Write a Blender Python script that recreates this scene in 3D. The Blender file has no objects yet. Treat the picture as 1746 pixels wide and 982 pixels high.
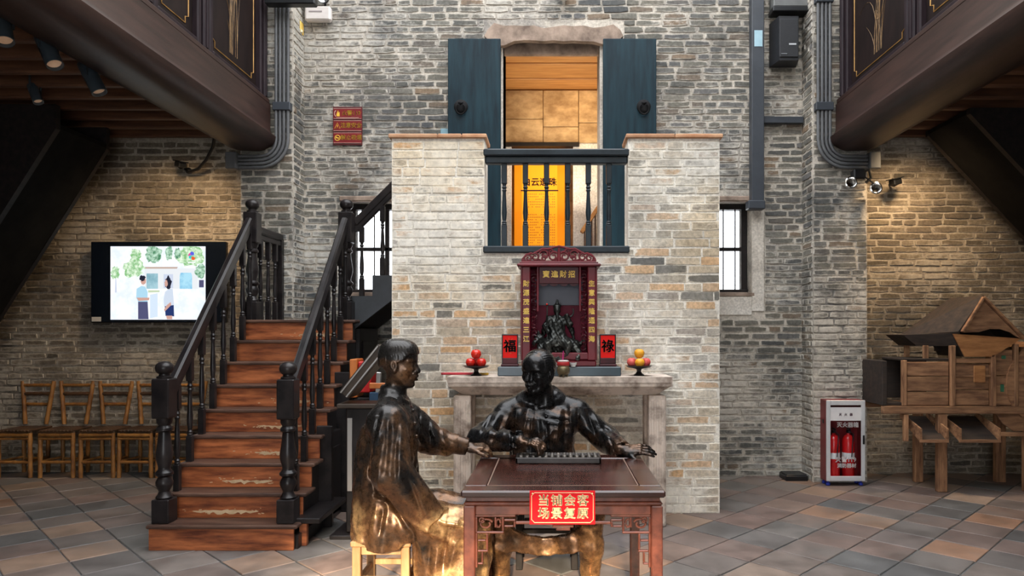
import bpy, bmesh, math, random
import numpy as np
from mathutils import Vector, Matrix, Euler

# ------------------------------------------------------------------ camera, sky, sun, exposure
SC = bpy.context.scene
COL = SC.collection
F = 1185.0                                  # focal length in pixels of the 1746 px wide frame
VX, VY, EYE = 943.0, 565.0, 1.55            # vanishing point and eye height
cam = bpy.data.cameras.new('camera')
cam.sensor_width = 36.0
cam.lens = 36.0 * F / 1746
cam.shift_x = -(VX - 873) / 1746
cam.shift_y = (VY - 491) / 1746
cam.clip_end = 200
camo = bpy.data.objects.new('camera', cam)
camo.location = (0, 0, EYE)
camo.rotation_euler = (math.pi / 2, 0, 0)
COL.objects.link(camo)
SC.camera = camo

world = bpy.data.worlds.new('sky')
SC.world = world
world.use_nodes = True
bg = world.node_tree.nodes['Background']
bg.inputs[0].default_value = (0.95, 0.97, 1.0, 1)
bg.inputs[1].default_value = 5.6

SUN_EL = math.radians(20)
sun = bpy.data.lights.new('sun', 'SUN')
sun.energy = 12.0
sun.color = (1.0, 0.80, 0.55)
sun.angle = math.radians(3.0)
suno = bpy.data.objects.new('sun', sun)
suno.rotation_euler = (math.pi / 2 - SUN_EL, 0, 0)   # shines towards +Y and down, through the front doorway
COL.objects.link(suno)

SC.view_settings.view_transform = 'Standard'
SC.view_settings.look = 'None'
SC.view_settings.gamma = 1
SC.view_settings.use_curve_mapping = False
SC.view_settings.exposure = 0.12

R = random.Random(7)

# ------------------------------------------------------------------ helpers
def at(px, py, Y):
    return ((px - VX) * Y / F, Y, EYE - (py - VY) * Y / F)

def px_of(x, y, z):
    return VX + x * F / y, VY - (z - EYE) * F / y

def node_mat(name):
    m = bpy.data.materials.new(name)
    m.use_nodes = True
    nt = m.node_tree
    return m, nt, nt.nodes['Principled BSDF']

def N(nt, typ, **kw):
    n = nt.nodes.new(typ)
    for k, v in kw.items():
        setattr(n, k, v)
    return n

def ramp(nt, stops, interp='LINEAR'):
    n = nt.nodes.new('ShaderNodeValToRGB')
    cr = n.color_ramp
    cr.interpolation = interp
    while len(cr.elements) < len(stops):
        cr.elements.new(0.5)
    for e, (p, c) in zip(cr.elements, stops):
        e.position = p
        e.color = (c, c, c, 1) if isinstance(c, (int, float)) else (c[0], c[1], c[2], 1)
    return n

def mixc(nt, fac, a, b, mode='MIX'):
    n = nt.nodes.new('ShaderNodeMix')
    n.data_type = 'RGBA'
    n.blend_type = mode
    n.clamp_factor = True
    L = nt.links
    for sock, v in ((n.inputs[0], fac), (n.inputs[6], a), (n.inputs[7], b)):
        if hasattr(v, 'is_linked') or isinstance(v, bpy.types.NodeSocket):
            L.new(v, sock)
        elif isinstance(v, (int, float)):
            sock.default_value = v
        else:
            sock.default_value = (v[0], v[1], v[2], 1)
    return n.outputs[2]

def noise(nt, vec, scale, detail=4, rough=.55, dist=0):
    n = nt.nodes.new('ShaderNodeTexNoise')
    n.inputs['Scale'].default_value = scale
    n.inputs['Detail'].default_value = detail
    n.inputs['Roughness'].default_value = rough
    n.inputs['Distortion'].default_value = dist
    if vec is not None:
        nt.links.new(vec, n.inputs['Vector'])
    return n.outputs['Fac']

def mathn(nt, op, a, b=0.0, clamp=False):
    n = nt.nodes.new('ShaderNodeMath')
    n.operation = op
    n.use_clamp = clamp
    for s, v in ((n.inputs[0], a), (n.inputs[1], b)):
        if isinstance(v, bpy.types.NodeSocket):
            nt.links.new(v, s)
        else:
            s.default_value = v
    return n.outputs[0]

def bump(nt, bsdf, h, strength=.3, dist=.01):
    b = nt.nodes.new('ShaderNodeBump')
    b.inputs['Strength'].default_value = strength
    b.inputs['Distance'].default_value = dist
    nt.links.new(h, b.inputs['Height'])
    nt.links.new(b.outputs[0], bsdf.inputs['Normal'])

def pmat(name, c1, c2=None, rough=.5, metal=0, scale=6, detail=5, lo=.35, hi=.65, bmp=0, bscale=60,
         stretch=(1, 1, 1), coat=0, emit=0, spec=.5, rrange=0, rand=0):
    m, nt, b = node_mat(name)
    b.inputs['Roughness'].default_value = rough
    b.inputs['Metallic'].default_value = metal
    b.inputs['Coat Weight'].default_value = coat
    b.inputs['Coat Roughness'].default_value = .12
    b.inputs['Specular IOR Level'].default_value = spec
    c2 = c2 or c1
    tc = N(nt, 'ShaderNodeTexCoord')
    mp = N(nt, 'ShaderNodeMapping')
    mp.inputs['Scale'].default_value = stretch
    nt.links.new(tc.outputs['Object'], mp.inputs['Vector'])
    oi = N(nt, 'ShaderNodeObjectInfo')
    sh = N(nt, 'ShaderNodeVectorMath', operation='ADD')
    nt.links.new(mp.outputs[0], sh.inputs[0])
    mul = mathn(nt, 'MULTIPLY', oi.outputs['Random'], 37.0)
    nt.links.new(mul, sh.inputs[1])
    f = noise(nt, sh.outputs[0], scale, detail, .62)
    rp = ramp(nt, [(lo, c1), (hi, c2)])
    nt.links.new(f, rp.inputs[0])
    out = rp.outputs[0]
    if rand:
        hs = N(nt, 'ShaderNodeHueSaturation')
        v = mathn(nt, 'ADD', mathn(nt, 'MULTIPLY', oi.outputs['Random'], rand), 1 - rand / 2)
        nt.links.new(v, hs.inputs['Value'])
        nt.links.new(out, hs.inputs['Color'])
        out = hs.outputs[0]
    nt.links.new(out, b.inputs['Base Color'])
    if rrange:
        r = mathn(nt, 'ADD', mathn(nt, 'MULTIPLY', f, rrange), rough - rrange / 2)
        nt.links.new(r, b.inputs['Roughness'])
    if bmp:
        bump(nt, b, noise(nt, sh.outputs[0], bscale, 3, .6), bmp, .004)
    if emit:
        nt.links.new(out, b.inputs['Emission Color'])
        b.inputs['Emission Strength'].default_value = emit
    return m

def tag(o, label=None, cat=None, group=None, kind=None):
    if label: o['label'] = label
    if cat: o['category'] = cat
    if group: o['group'] = group
    if kind: o['kind'] = kind
    return o

def thing(name, label, cat, loc=(0, 0, 0), rz=0, group=None):
    o = bpy.data.objects.new(name, None)
    o.empty_display_size = .05
    o.location = loc
    o.rotation_euler = (0, 0, rz)
    COL.objects.link(o)
    return tag(o, label, cat, group)

def link_mesh(name, me, m=None, parent=None, loc=(0, 0, 0), rot=(0, 0, 0), scale=(1, 1, 1)):
    if m is not None and not me.materials:
        me.materials.append(m)
    o = bpy.data.objects.new(name, me)
    COL.objects.link(o)
    o.location = loc
    o.rotation_euler = rot
    o.scale = scale
    if parent: o.parent = parent
    return o

def copy_tree(o, parent=None):
    c = o.copy()
    COL.objects.link(c)
    c.parent = parent
    for ch in o.children:
        copy_tree(ch, c)
    return c

class MB:
    """collects shapes in one bmesh; build() links it as one mesh object"""
    def __init__(s):
        s.bm = bmesh.new()
    def box(s, c, d, rot=None, bev=0.0, seg=1):
        m = Matrix.Translation(c)
        if rot is not None:
            m = m @ (rot.to_4x4() if isinstance(rot, Matrix) else Euler(rot).to_matrix().to_4x4())
        m = m @ Matrix.Diagonal((d[0], d[1], d[2], 1))
        r = bmesh.ops.create_cube(s.bm, size=1, matrix=m)
        if bev:
            es = list({e for v in r['verts'] for e in v.link_edges})
            bmesh.ops.bevel(s.bm, geom=es, offset=bev, segments=seg, affect='EDGES', profile=.6)
        return s
    def lim(s, x0, x1, y0, y1, z0, z1, bev=0.0):
        return s.box(((x0 + x1) / 2, (y0 + y1) / 2, (z0 + z1) / 2), (abs(x1 - x0), abs(y1 - y0), abs(z1 - z0)), bev=bev)
    def bar(s, a, b, w, h, up=(0, 0, 1), bev=0.0):
        a, b = Vector(a), Vector(b)
        d = b - a
        x = d.normalized()
        u = Vector(up)
        y = u.cross(x)
        if y.length < 1e-5: y = Vector((0, 1, 0)).cross(x)
        y.normalize()
        z = x.cross(y)
        rot = Matrix((x, y, z)).transposed()
        return s.box((a + b) / 2, (d.length, w, h), rot=rot, bev=bev)
    def lathe(s, prof, c=(0, 0, 0), seg=16, axis='z', sq=None):
        c = Vector(c)
        rings = []
        for r, z in prof:
            ring = []
            for i in range(seg):
                a = 2 * math.pi * i / seg
                p = (r * math.cos(a), r * math.sin(a), z)
                if axis == 'y': p = (p[0], z, p[1])
                if axis == 'x': p = (z, p[0], p[1])
                ring.append(s.bm.verts.new(c + Vector(p)))
            rings.append(ring)
        for r0, r1 in zip(rings, rings[1:]):
            for i in range(seg):
                j = (i + 1) % seg
                s.bm.faces.new((r0[i], r0[j], r1[j], r1[i]))
        s.bm.faces.new(rings[0][::-1])
        s.bm.faces.new(rings[-1])
        return s
    def tube(s, pts, r, seg=8, closed=False):
        pts = [Vector(p) for p in pts]
        n = len(pts)
        rr = r if isinstance(r, (list, tuple)) else [r] * n
        rings = []
        prev = None
        for i, p in enumerate(pts):
            if closed:
                t = pts[(i + 1) % n] - pts[i - 1]
            else:
                t = pts[min(i + 1, n - 1)] - pts[max(i - 1, 0)]
            t.normalize()
            if prev is None:
                u = Vector((0, 0, 1)) if abs(t.z) < .9 else Vector((1, 0, 0))
                u = (u - t * u.dot(t)).normalized()
            else:
                u = (prev - t * prev.dot(t))
                if u.length < 1e-6: u = t.orthogonal()
                u.normalize()
            prev = u
            v = t.cross(u)
            rings.append([s.bm.verts.new(p + (u * math.cos(2 * math.pi * k / seg) + v * math.sin(2 * math.pi * k / seg)) * rr[i]) for k in range(seg)])
        m = n if closed else n - 1
        for i in range(m):
            a, b = rings[i], rings[(i + 1) % n]
            for k in range(seg):
                l = (k + 1) % seg
                s.bm.faces.new((a[k], a[l], b[l], b[k]))
        if not closed:
            s.bm.faces.new(rings[0][::-1])
            s.bm.faces.new(rings[-1])
        return s
    def prism(s, poly, h, frame=None):
        """poly: 2-D outline in the frame's (u, v); extruded by h along w"""
        o, u, v, w = frame or ((0, 0, 0), (1, 0, 0), (0, 0, 1), (0, 1, 0))
        o, u, v, w = Vector(o), Vector(u), Vector(v), Vector(w)
        a = [s.bm.verts.new(o + u * p[0] + v * p[1]) for p in poly]
        b = [s.bm.verts.new(o + u * p[0] + v * p[1] + w * h) for p in poly]
        s.bm.faces.new(a)
        s.bm.faces.new(b[::-1])
        n = len(poly)
        for i in range(n):
            j = (i + 1) % n
            s.bm.faces.new((a[j], a[i], b[i], b[j]))
        return s
    def hull(s, pts):
        vs = [s.bm.verts.new(p) for p in pts]
        bmesh.ops.convex_hull(s.bm, input=vs)
        return s
    def ball(s, c, r, seg=16, rings=10, scale=(1, 1, 1)):
        m = Matrix.Translation(c) @ Matrix.Diagonal((scale[0], scale[1], scale[2], 1))
        bmesh.ops.create_uvsphere(s.bm, u_segments=seg, v_segments=rings, radius=r, matrix=m)
        return s
    def mesh(s, name, smooth=None):
        bmesh.ops.recalc_face_normals(s.bm, faces=s.bm.faces[:])
        me = bpy.data.meshes.new(name)
        if smooth:
            for f in s.bm.faces: f.smooth = True
            ca = math.radians(smooth)
            for e in s.bm.edges:
                e.smooth = len(e.link_faces) == 2 and e.calc_face_angle(0) < ca
        s.bm.to_mesh(me)
        s.bm.free()
        return me
    def build(s, name, m, parent=None, smooth=None, loc=(0, 0, 0), rot=(0, 0, 0)):
        return link_mesh(name, s.mesh(name, smooth), m, parent, loc, rot)

_txt = []
def text(name, body, size, m, parent, loc, rot=(math.pi / 2, 0, 0), ext=.0015, bold=.0, spacing=1.0, vertical=False, align='CENTER', squash=1):
    if len(body) > 1 and all(ord(c) > 0x2e80 for c in body):      # one mesh per written character
        n = len(body)
        for i, c in enumerate(body):
            o = (i - (n - 1) / 2) * size * spacing
            text('character', c, size, m, parent, (loc[0], loc[1], loc[2] - o) if vertical else (loc[0] + o, loc[1], loc[2]), rot, ext, bold, 1.0, False, align, squash)
        return
    cu = bpy.data.curves.new(name, 'FONT')
    cu.body = '\n'.join(body) if vertical else body
    cu.size = size
    cu.extrude = ext
    cu.align_x = align
    cu.align_y = 'CENTER'
    cu.resolution_u = 2
    cu.space_character = spacing
    cu.space_line = spacing if vertical else 1.0
    o = bpy.data.objects.new(name, cu)
    COL.objects.link(o)
    _txt.append((o, name, m, parent, loc, rot, squash, bold))

def flush_text():
    bpy.context.view_layer.update()
    dg = bpy.context.evaluated_depsgraph_get()
    for o, name, m, parent, loc, rot, sq, bold in _txt:
        me = bpy.data.meshes.new_from_object(o.evaluated_get(dg))
        cu = o.data
        bpy.data.objects.remove(o)
        bpy.data.curves.remove(cu)
        me.materials.clear()
        if bold:                                     # heavier strokes: the outline laid down again around itself
            bm = bmesh.new()
            for dx, dy in ((0, 0), (bold, 0), (-bold, 0), (0, bold), (0, -bold)):
                k = len(bm.verts)
                bm.from_mesh(me)
                bm.verts.ensure_lookup_table()
                for v in bm.verts[k:]: v.co.x += dx; v.co.y += dy; v.co.z += (abs(dx) * .02 + abs(dy) * .03)
            bm.to_mesh(me); bm.free()
        link_mesh(name, me, m, parent, loc, rot, (1, sq, 1))
    _txt.clear()

# ------------------------------------------------------------------ materials of the setting
def brick_mat(name, cols, wash, w_lo, w_hi, soot=.5, rough=.9, smear=.12, low=0.0, tint=None):
    m, nt, b = node_mat(name)
    L = nt.links
    b.inputs['Roughness'].default_value = rough
    b.inputs['Specular IOR Level'].default_value = .25
    geo = N(nt, 'ShaderNodeNewGeometry')
    oi = N(nt, 'ShaderNodeObjectInfo')
    pos = geo.outputs['Position']
    r = mathn(nt, 'FRACT', mathn(nt, 'ADD', geo.outputs['Random Per Island'], oi.outputs['Random']))
    base = ramp(nt, [(i / max(1, len(cols) - 1), c) for i, c in enumerate(cols)])
    L.new(r, base.inputs[0])
    col = base.outputs[0]
    grain = noise(nt, pos, 34, 5, .65)
    g = ramp(nt, [(.3, .62), (.72, 1.25)])
    L.new(grain, g.inputs[0])
    col = mixc(nt, 1.0, col, g.outputs[0], 'MULTIPLY')
    # lime wash that is left in patches and along the joints
    big = noise(nt, pos, .95, 5, .58)
    mp = N(nt, 'ShaderNodeMapping')
    mp.inputs['Scale'].default_value = (1, 1, 1.9)
    L.new(pos, mp.inputs['Vector'])
    fine = noise(nt, mp.outputs[0], 11, 7, .72)
    s = mathn(nt, 'ADD', mathn(nt, 'MULTIPLY', big, 1.05), mathn(nt, 'MULTIPLY', fine, .48))
    at_ = N(nt, 'ShaderNodeAttribute', attribute_name='core')
    edge = mathn(nt, 'MULTIPLY', mathn(nt, 'SUBTRACT', 1.0, at_.outputs['Fac']), smear)
    s = mathn(nt, 'ADD', s, edge)
    if low:                                           # salts climb up from the floor
        sep = N(nt, 'ShaderNodeSeparateXYZ')
        L.new(pos, sep.inputs[0])
        s = mathn(nt, 'ADD', s, mathn(nt, 'MULTIPLY', mathn(nt, 'MINIMUM', mathn(nt, 'MAXIMUM', mathn(nt, 'SUBTRACT', 2.6, sep.outputs['Z']), 0), 1.6), low))
    wr = ramp(nt, [(w_lo, 0), (w_hi, 1)])
    L.new(s, wr.inputs[0])
    wf = mathn(nt, 'MULTIPLY', wr.outputs[0], .92)
    wc = ramp(nt, [(.3, tuple(x * .72 for x in wash)), (.62, wash)])
    L.new(noise(nt, pos, 20, 4, .6), wc.inputs[0])
    col = mixc(nt, wf, col, wc.outputs[0])
    # soot and damp blooms
    so = ramp(nt, [(.50, 0), (.68, soot)])
    mp2 = N(nt, 'ShaderNodeMapping')
    mp2.inputs['Location'].default_value = (5, 3, 9)
    mp2.inputs['Scale'].default_value = (1, 1, 1.2)
    L.new(pos, mp2.inputs['Vector'])
    L.new(noise(nt, mp2.outputs[0], 1.15, 9, .74), so.inputs[0])
    col = mixc(nt, so.outputs[0], col, (.045, .05, .055))
    if tint:
        tr = ramp(nt, [(.42, 0), (.62, .55)])
        mp3 = N(nt, 'ShaderNodeMapping')
        mp3.inputs['Location'].default_value = (2, 7, 4)
        L.new(pos, mp3.inputs['Vector'])
        L.new(noise(nt, mp3.outputs[0], .9, 5, .6), tr.inputs[0])
        col = mixc(nt, tr.outputs[0], col, tint, 'MULTIPLY')
    L.new(col, b.inputs['Base Color'])
    bump(nt, b, mathn(nt, 'ADD', grain, wf), .5, .004)
    return m

M = {}
M['brick_hall'] = brick_mat('brick_hall', [(.085, .085, .082), (.125, .12, .105), (.15, .14, .115), (.165, .155, .13), (.20, .185, .155), (.135, .13, .125), (.165, .15, .12), (.11, .11, .105), (.23, .165, .11)],
                            (.60, .555, .485), .79, .93, .85, smear=.15, low=.06, tint=(.84, .92, 1.0))
M['brick_bay'] = brick_mat('brick_bay', [(.10, .085, .065), (.16, .13, .10), (.20, .165, .12), (.14, .115, .085), (.24, .20, .15), (.17, .14, .11)],
                           (.50, .44, .36), .80, .93, .6, smear=.13, low=.02)
M['brick_pier'] = brick_mat('brick_pier', [(.17, .17, .16), (.40, .38, .34), (.54, .48, .39), (.65, .58, .48), (.70, .63, .52), (.52, .49, .44), (.70, .46, .26), (.68, .54, .42), (.32, .31, .29)],
                            (.93, .89, .80), .765, .87, .30, smear=.15, tint=(1.0, .84, .60))

def mortar_mat(name, a, b_, c, soot=0.0):
    m, nt, b = node_mat(name)
    geo = N(nt, 'ShaderNodeNewGeometry')
    b.inputs['Roughness'].default_value = .95
    b.inputs['Specular IOR Level'].default_value = .2
    f1 = noise(nt, geo.outputs['Position'], 1.6, 8, .7)
    rp = ramp(nt, [(.36, a), (.50, b_), (.66, c)])
    nt.links.new(f1, rp.inputs[0])
    f2 = noise(nt, geo.outputs['Position'], 45, 4, .6)
    g = ramp(nt, [(.3, .7), (.7, 1.15)])
    nt.links.new(f2, g.inputs[0])
    col = mixc(nt, 1.0, rp.outputs[0], g.outputs[0], 'MULTIPLY')
    if soot:
        so = ramp(nt, [(.50, 0), (.68, soot)])
        mp2 = N(nt, 'ShaderNodeMapping')
        mp2.inputs['Location'].default_value = (5, 3, 9)
        mp2.inputs['Scale'].default_value = (1, 1, 1.2)
        nt.links.new(geo.outputs['Position'], mp2.inputs['Vector'])
        nt.links.new(noise(nt, mp2.outputs[0], 1.15, 9, .74), so.inputs[0])
        col = mixc(nt, so.outputs[0], col, (.06, .062, .064))
    nt.links.new(col, b.inputs['Base Color'])
    bump(nt, b, f2, .6, .006)
    return m

M['mortar_hall'] = mortar_mat('mortar_hall', (.58, .53, .46), (.47, .43, .37), (.20, .19, .18), .8)
M['mortar_bay'] = mortar_mat('mortar_bay', (.46, .41, .33), (.36, .31, .25), (.14, .12, .10), .55)
M['mortar_pier'] = mortar_mat('mortar_pier', (.93, .89, .80), (.88, .83, .74), (.64, .60, .53), .25)
M['plaster'] = mortar_mat('plaster', (.70, .66, .60), (.62, .57, .50), (.40, .35, .30))
M['lintel_stone'] = pmat('lintel_stone', (.12, .085, .065), (.36, .27, .21), .9, scale=5, detail=8, bmp=.6, bscale=22)
M['altar_stone'] = pmat('altar_stone', (.20, .15, .12), (.68, .58, .50), .85, scale=7, detail=9, lo=.32, hi=.56, bmp=.5, bscale=60, spec=.2)
M['cap_tile'] = pmat('cap_tile', (.42, .20, .10), (.58, .34, .20), .85, scale=6, bmp=.3, rand=.3)

# floor tiles: fired clay, each with its own colour
m, nt, b = node_mat('floor_tile')
oi = N(nt, 'ShaderNodeObjectInfo'); geo = N(nt, 'ShaderNodeNewGeometry')
r_ = mathn(nt, 'FRACT', mathn(nt, 'ADD', geo.outputs['Random Per Island'], oi.outputs['Random']))
rp = ramp(nt, [(0, (.10, .10, .10)), (.16, (.155, .125, .11)), (.32, (.185, .125, .105)), (.46, (.15, .14, .13)), (.60, (.21, .14, .11)), (.72, (.14, .12, .118)), (.84, (.25, .18, .135)), (.95, (.29, .155, .095)), (1.0, (.31, .25, .20))])
nt.links.new(r_, rp.inputs[0])
f1 = noise(nt, geo.outputs['Position'], 3.5, 7, .66)
g1 = ramp(nt, [(.32, .62), (.68, 1.30)]); nt.links.new(f1, g1.inputs[0])
c_ = mixc(nt, 1.0, rp.outputs[0], g1.outputs[0], 'MULTIPLY')
du = ramp(nt, [(.50, 0), (.72, .55)]); nt.links.new(noise(nt, geo.outputs['Position'], 1.3, 6, .65), du.inputs[0])
c_ = mixc(nt, du.outputs[0], c_, (.17, .165, .155))
nt.links.new(c_, b.inputs['Base Color'])
rr = ramp(nt, [(.3, .42), (.7, .75)]); nt.links.new(f1, rr.inputs[0]); nt.links.new(rr.outputs[0], b.inputs['Roughness'])
bump(nt, b, noise(nt, geo.outputs['Position'], 28, 4, .6), .25, .004)
M['floor_tile'] = m
M['grout'] = pmat('grout', (.055, .06, .062), (.13, .13, .125), .95, scale=9, bmp=.4)

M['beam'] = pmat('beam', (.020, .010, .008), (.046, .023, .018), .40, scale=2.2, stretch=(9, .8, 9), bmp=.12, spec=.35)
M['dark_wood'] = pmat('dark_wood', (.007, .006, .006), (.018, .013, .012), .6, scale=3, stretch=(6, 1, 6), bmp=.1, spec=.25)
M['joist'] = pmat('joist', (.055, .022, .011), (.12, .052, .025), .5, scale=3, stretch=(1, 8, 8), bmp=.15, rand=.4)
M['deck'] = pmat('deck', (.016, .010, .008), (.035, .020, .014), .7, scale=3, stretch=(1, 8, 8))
M['black_lacquer'] = pmat('black_lacquer', (.008, .007, .008), (.022, .018, .018), .32, scale=9, rrange=.2, coat=.05, spec=.28)
M['rail_paint'] = pmat('rail_paint', (.010, .017, .023), (.018, .029, .038), .38, scale=9, rrange=.2, spec=.35)
M['door_blue'] = pmat('door_blue', (.002, .011, .019), (.005, .027, .040), .36, scale=2.2, stretch=(7, 7, .8), bmp=.15, rrange=.25, spec=.25)
M['black_metal'] = pmat('black_metal', (.012, .013, .015), (.02, .022, .025), .4, metal=.4)
M['duct'] = pmat('duct', (.028, .034, .044), (.040, .048, .060), .45, scale=4)
M['pipe_grey'] = pmat('pipe_grey', (.075, .078, .085), (.12, .125, .13), .5, scale=5, stretch=(1, 1, .3))
M['warm_plank'] = pmat('warm_plank', (.50, .22, .06), (.70, .36, .12), .5, scale=2.5, stretch=(1, 14, 14), bmp=.1)
M['beige_board'] = pmat('beige_board', (.30, .19, .09), (.62, .45, .25), .75, scale=4.5, stretch=(1, 1, 1.6), detail=10, bmp=.15)
M['glass'] = None
m, nt, b = node_mat('glass')
b.inputs['Transmission Weight'].default_value = 1; b.inputs['Roughness'].default_value = 0.02; b.inputs['IOR'].default_value = 1.02
b.inputs['Base Color'].default_value = (.96, .98, 1, 1)
M['glass'] = m

# ------------------------------------------------------------------ brick work
def brick_variant(seed, j=1.0):
    rr = random.Random(seed)
    mb = bmesh.new()
    pts = []
    for x, z in ((-.5, -.5), (-.18, -.5), (.17, -.5), (.5, -.5), (.5, .5), (.2, .5), (-.16, .5), (-.5, .5)):
        c = abs(x) == .5
        pts.append((x + rr.uniform(-.025, .025) * j - (.02 * j * np.sign(x) if c else 0), z + rr.uniform(-.10, .07) * j * np.sign(z) - (rr.uniform(0, .12) * j * np.sign(z) if c else 0)))
    rings = []
    lay = mb.verts.layers.float.new('core')
    for y, k, e in ((.0, 1.0, 0), (-1.0, .96, 0), (-1.0, .62, 1)):
        ring = []
        for p in pts:
            kx = 1 - (1 - k) * .42
            v = mb.verts.new((p[0] * kx, y + (rr.uniform(-.06, .06) if e else .12 * (y < 0)), p[1] * k))
            v[lay] = e
            ring.append(v)
        rings.append(ring)
    n = len(pts)
    for a, b_ in zip(rings, rings[1:]):
        for i in range(n):
            j = (i + 1) % n
            mb.faces.new((a[i], a[j], b_[j], b_[i]))
    mb.faces.new(rings[-1])
    bmesh.ops.recalc_face_normals(mb, faces=mb.faces[:])
    me = bpy.data.meshes.new('brick')
    mb.to_mesh(me)
    mb.free()
    return me

VAR = {}
def variants(m):
    if m.name not in VAR:
        ms = [brick_variant(100 + i, .45 if m.name == 'brick_pier' else 1.0) for i in range(10)]
        for q in ms: q.materials.append(m)
        VAR[m.name] = ms
    return VAR[m.name]

def lay_bricks(parent, m, org, u, n, u0, u1, z0, z1, pitch=.073, height=.056, length=.27, gap=.013, depth=.010,
               holes=(), limit=300, hidden=lambda x, y, z: False, seed=1, first=0, cull=True):
    """courses of single bricks on the face through org with direction u and outward normal n"""
    rr = random.Random(seed)
    org, u, n = Vector(org), Vector(u), Vector(n)
    rotz = math.atan2(u.y, u.x)
    out = []
    k0 = int(round(z0 / pitch))
    for k in range(k0, int(z1 / pitch)):
        zc = (k + .5) * pitch + rr.uniform(-.003, .003)
        if zc - height / 2 < z0 or zc + height / 2 > z1: continue
        x = u0 - rr.uniform(0, length) + first
        while x < u1:
            l = length + rr.uniform(-.03, .02)
            if rr.random() < .22: l = length * .48
            segs = [(max(x, u0), min(x + l, u1))]
            for (a0, a1, b0, b1) in holes:
                if zc + height * .45 > b0 and zc - height * .45 < b1:
                    ns = []
                    for s0, s1 in segs:
                        if s1 <= a0 or s0 >= a1: ns.append((s0, s1))
                        else:
                            if s0 < a0: ns.append((s0, a0))
                            if s1 > a1: ns.append((a1, s1))
                    segs = ns
            for s0, s1 in segs:
                if s1 - s0 < .035: continue
                c = org + u * ((s0 + s1) / 2) + Vector((0, 0, zc))
                px, py = px_of(c.x, c.y, c.z)
                inview = -60 < px < 1806 and -30 < py < 1010
                if cull and not (-260 < px < 2006 and -60 < py < 1040): continue
                h = height * rr.uniform(.86, 1.12)
                hid = hidden(px, py, c.z) or not inview
                out.append((hid, -(s1 - s0) * h / c.y ** 2, c, s1 - s0 , h, depth * rr.uniform(.55, 1.35), rr.randrange(10)))
            x += l + gap
    out.sort(key=lambda t: (t[0], t[1]))
    vs = variants(m)
    for hid, _, c, l, h, d, vi in out[:limit]:
        o = link_mesh('brick', vs[vi], None, parent, c, (0, 0, rotz), (l, d, h))
    rest = out[limit:]
    if rest:
        V, Fc = [], []
        ca, sa = math.cos(rotz), math.sin(rotz)
        base = 0
        arr = [(np.array([v.co[:] for v in q.vertices]), [tuple(p.vertices) for p in q.polygons]) for q in vs]
        core = []
        cores = [[d.value for d in q.attributes['core'].data] for q in vs]
        for hid, _, c, l, h, d, vi in rest:
            co, fs = arr[vi]
            p = co * np.array([l, d, h])
            w = np.stack([p[:, 0] * ca - p[:, 1] * sa + c.x, p[:, 0] * sa + p[:, 1] * ca + c.y, p[:, 2] + c.z], 1)
            V.append(w)
            Fc += [tuple(i + base for i in f) for f in fs]
            base += len(co)
            core += cores[vi]
        me = bpy.data.meshes.new('bricks')
        me.from_pydata(np.concatenate(V).tolist(), [], Fc)
        me.attributes.new('core', 'FLOAT', 'POINT').data.foreach_set('value', core)
        o = link_mesh('bricks', me, m, parent)
        o['kind'] = 'stuff'
    return len(out)

def slab(name, m, x0, x1, y0, y1, z0, z1, holes=(), parent=None, kind='structure'):
    """an upright wall block with rectangular openings (x0, x1, z0, z1) right through"""
    xs = sorted({x0, x1, *[h[0] for h in holes], *[h[1] for h in holes]})
    zs = sorted({z0, z1, *[h[2] for h in holes], *[h[3] for h in holes]})
    xs = [x for x in xs if x0 <= x <= x1]; zs = [z for z in zs if z0 <= z <= z1]
    mb = MB()
    for a, b_ in zip(xs, xs[1:]):
        run = None
        for c, d in zip(zs, zs[1:]):
            inside = any(h[0] <= (a + b_) / 2 <= h[1] and h[2] <= (c + d) / 2 <= h[3] for h in holes)
            if not inside: mb.lim(a, b_, y0, y1, c, d)
    o = mb.build(name, m, parent)
    if kind: o['kind'] = kind
    return o

YH, YL, YR, YP, YB = 7.45, 7.70, 7.60, 7.14, 5.93     # hall wall, left bay wall, right bay wall, pilaster fronts, brick pier front
XP = 2.67                                              # inner edge of the pilasters
XB0, XB1 = -1.376, 1.421                               # brick pier
DOOR = (-.535, .500, 2.25, 4.72)
WINL, WINR = (-2.23, -1.43, 1.965, 2.945), (1.35, 2.13, 1.965, 2.945)

floor = slab('floor', M['grout'], -7, 7, -2.7, 8, -.3, -.008)
wall_back = slab('wall_back', M['mortar_hall'], -XP - .1, XP + .1, YH, YH + .42, -.3, 7.5, [DOOR, WINL, WINR])
lay_bricks(wall_back, M['brick_hall'], (0, YH, 0), (1, 0, 0), (0, -1, 0), -XP, XP, 0, 5.35, holes=[(DOOR[0] - .06, DOOR[1] + .06, DOOR[2], DOOR[3] + .01), (-.74, .76, 4.60, 4.84), WINL, WINR, (WINR[0] - .1, WINR[1] + .14, WINR[2] - .25, WINR[3] + .1), (XB0 + .02, XB1 - .02, -1, 3.1)],
           hidden=lambda px, py, z: (668 < px < 1227 and py > 235) or (765 < px < 1118 and 70 < py < 250), seed=3)
wall_left = slab('wall_left', M['mortar_bay'], -7, -3.1, YL, YL + .3, -.3, 4.0)
lay_bricks(wall_left, M['brick_bay'], (0, YL, 0), (1, 0, 0), (0, -1, 0), -6.6, -3.1, 0, 3.7, hidden=lambda px, py, z: py > 735 or (155 < px < 385 and 412 < py < 550) or px < (515 - py) * .64 or py < 235, seed=4)
wall_right = slab('wall_right', M['mortar_bay'], 3.1, 7, YR, YR + .3, -.3, 4.0)
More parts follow.
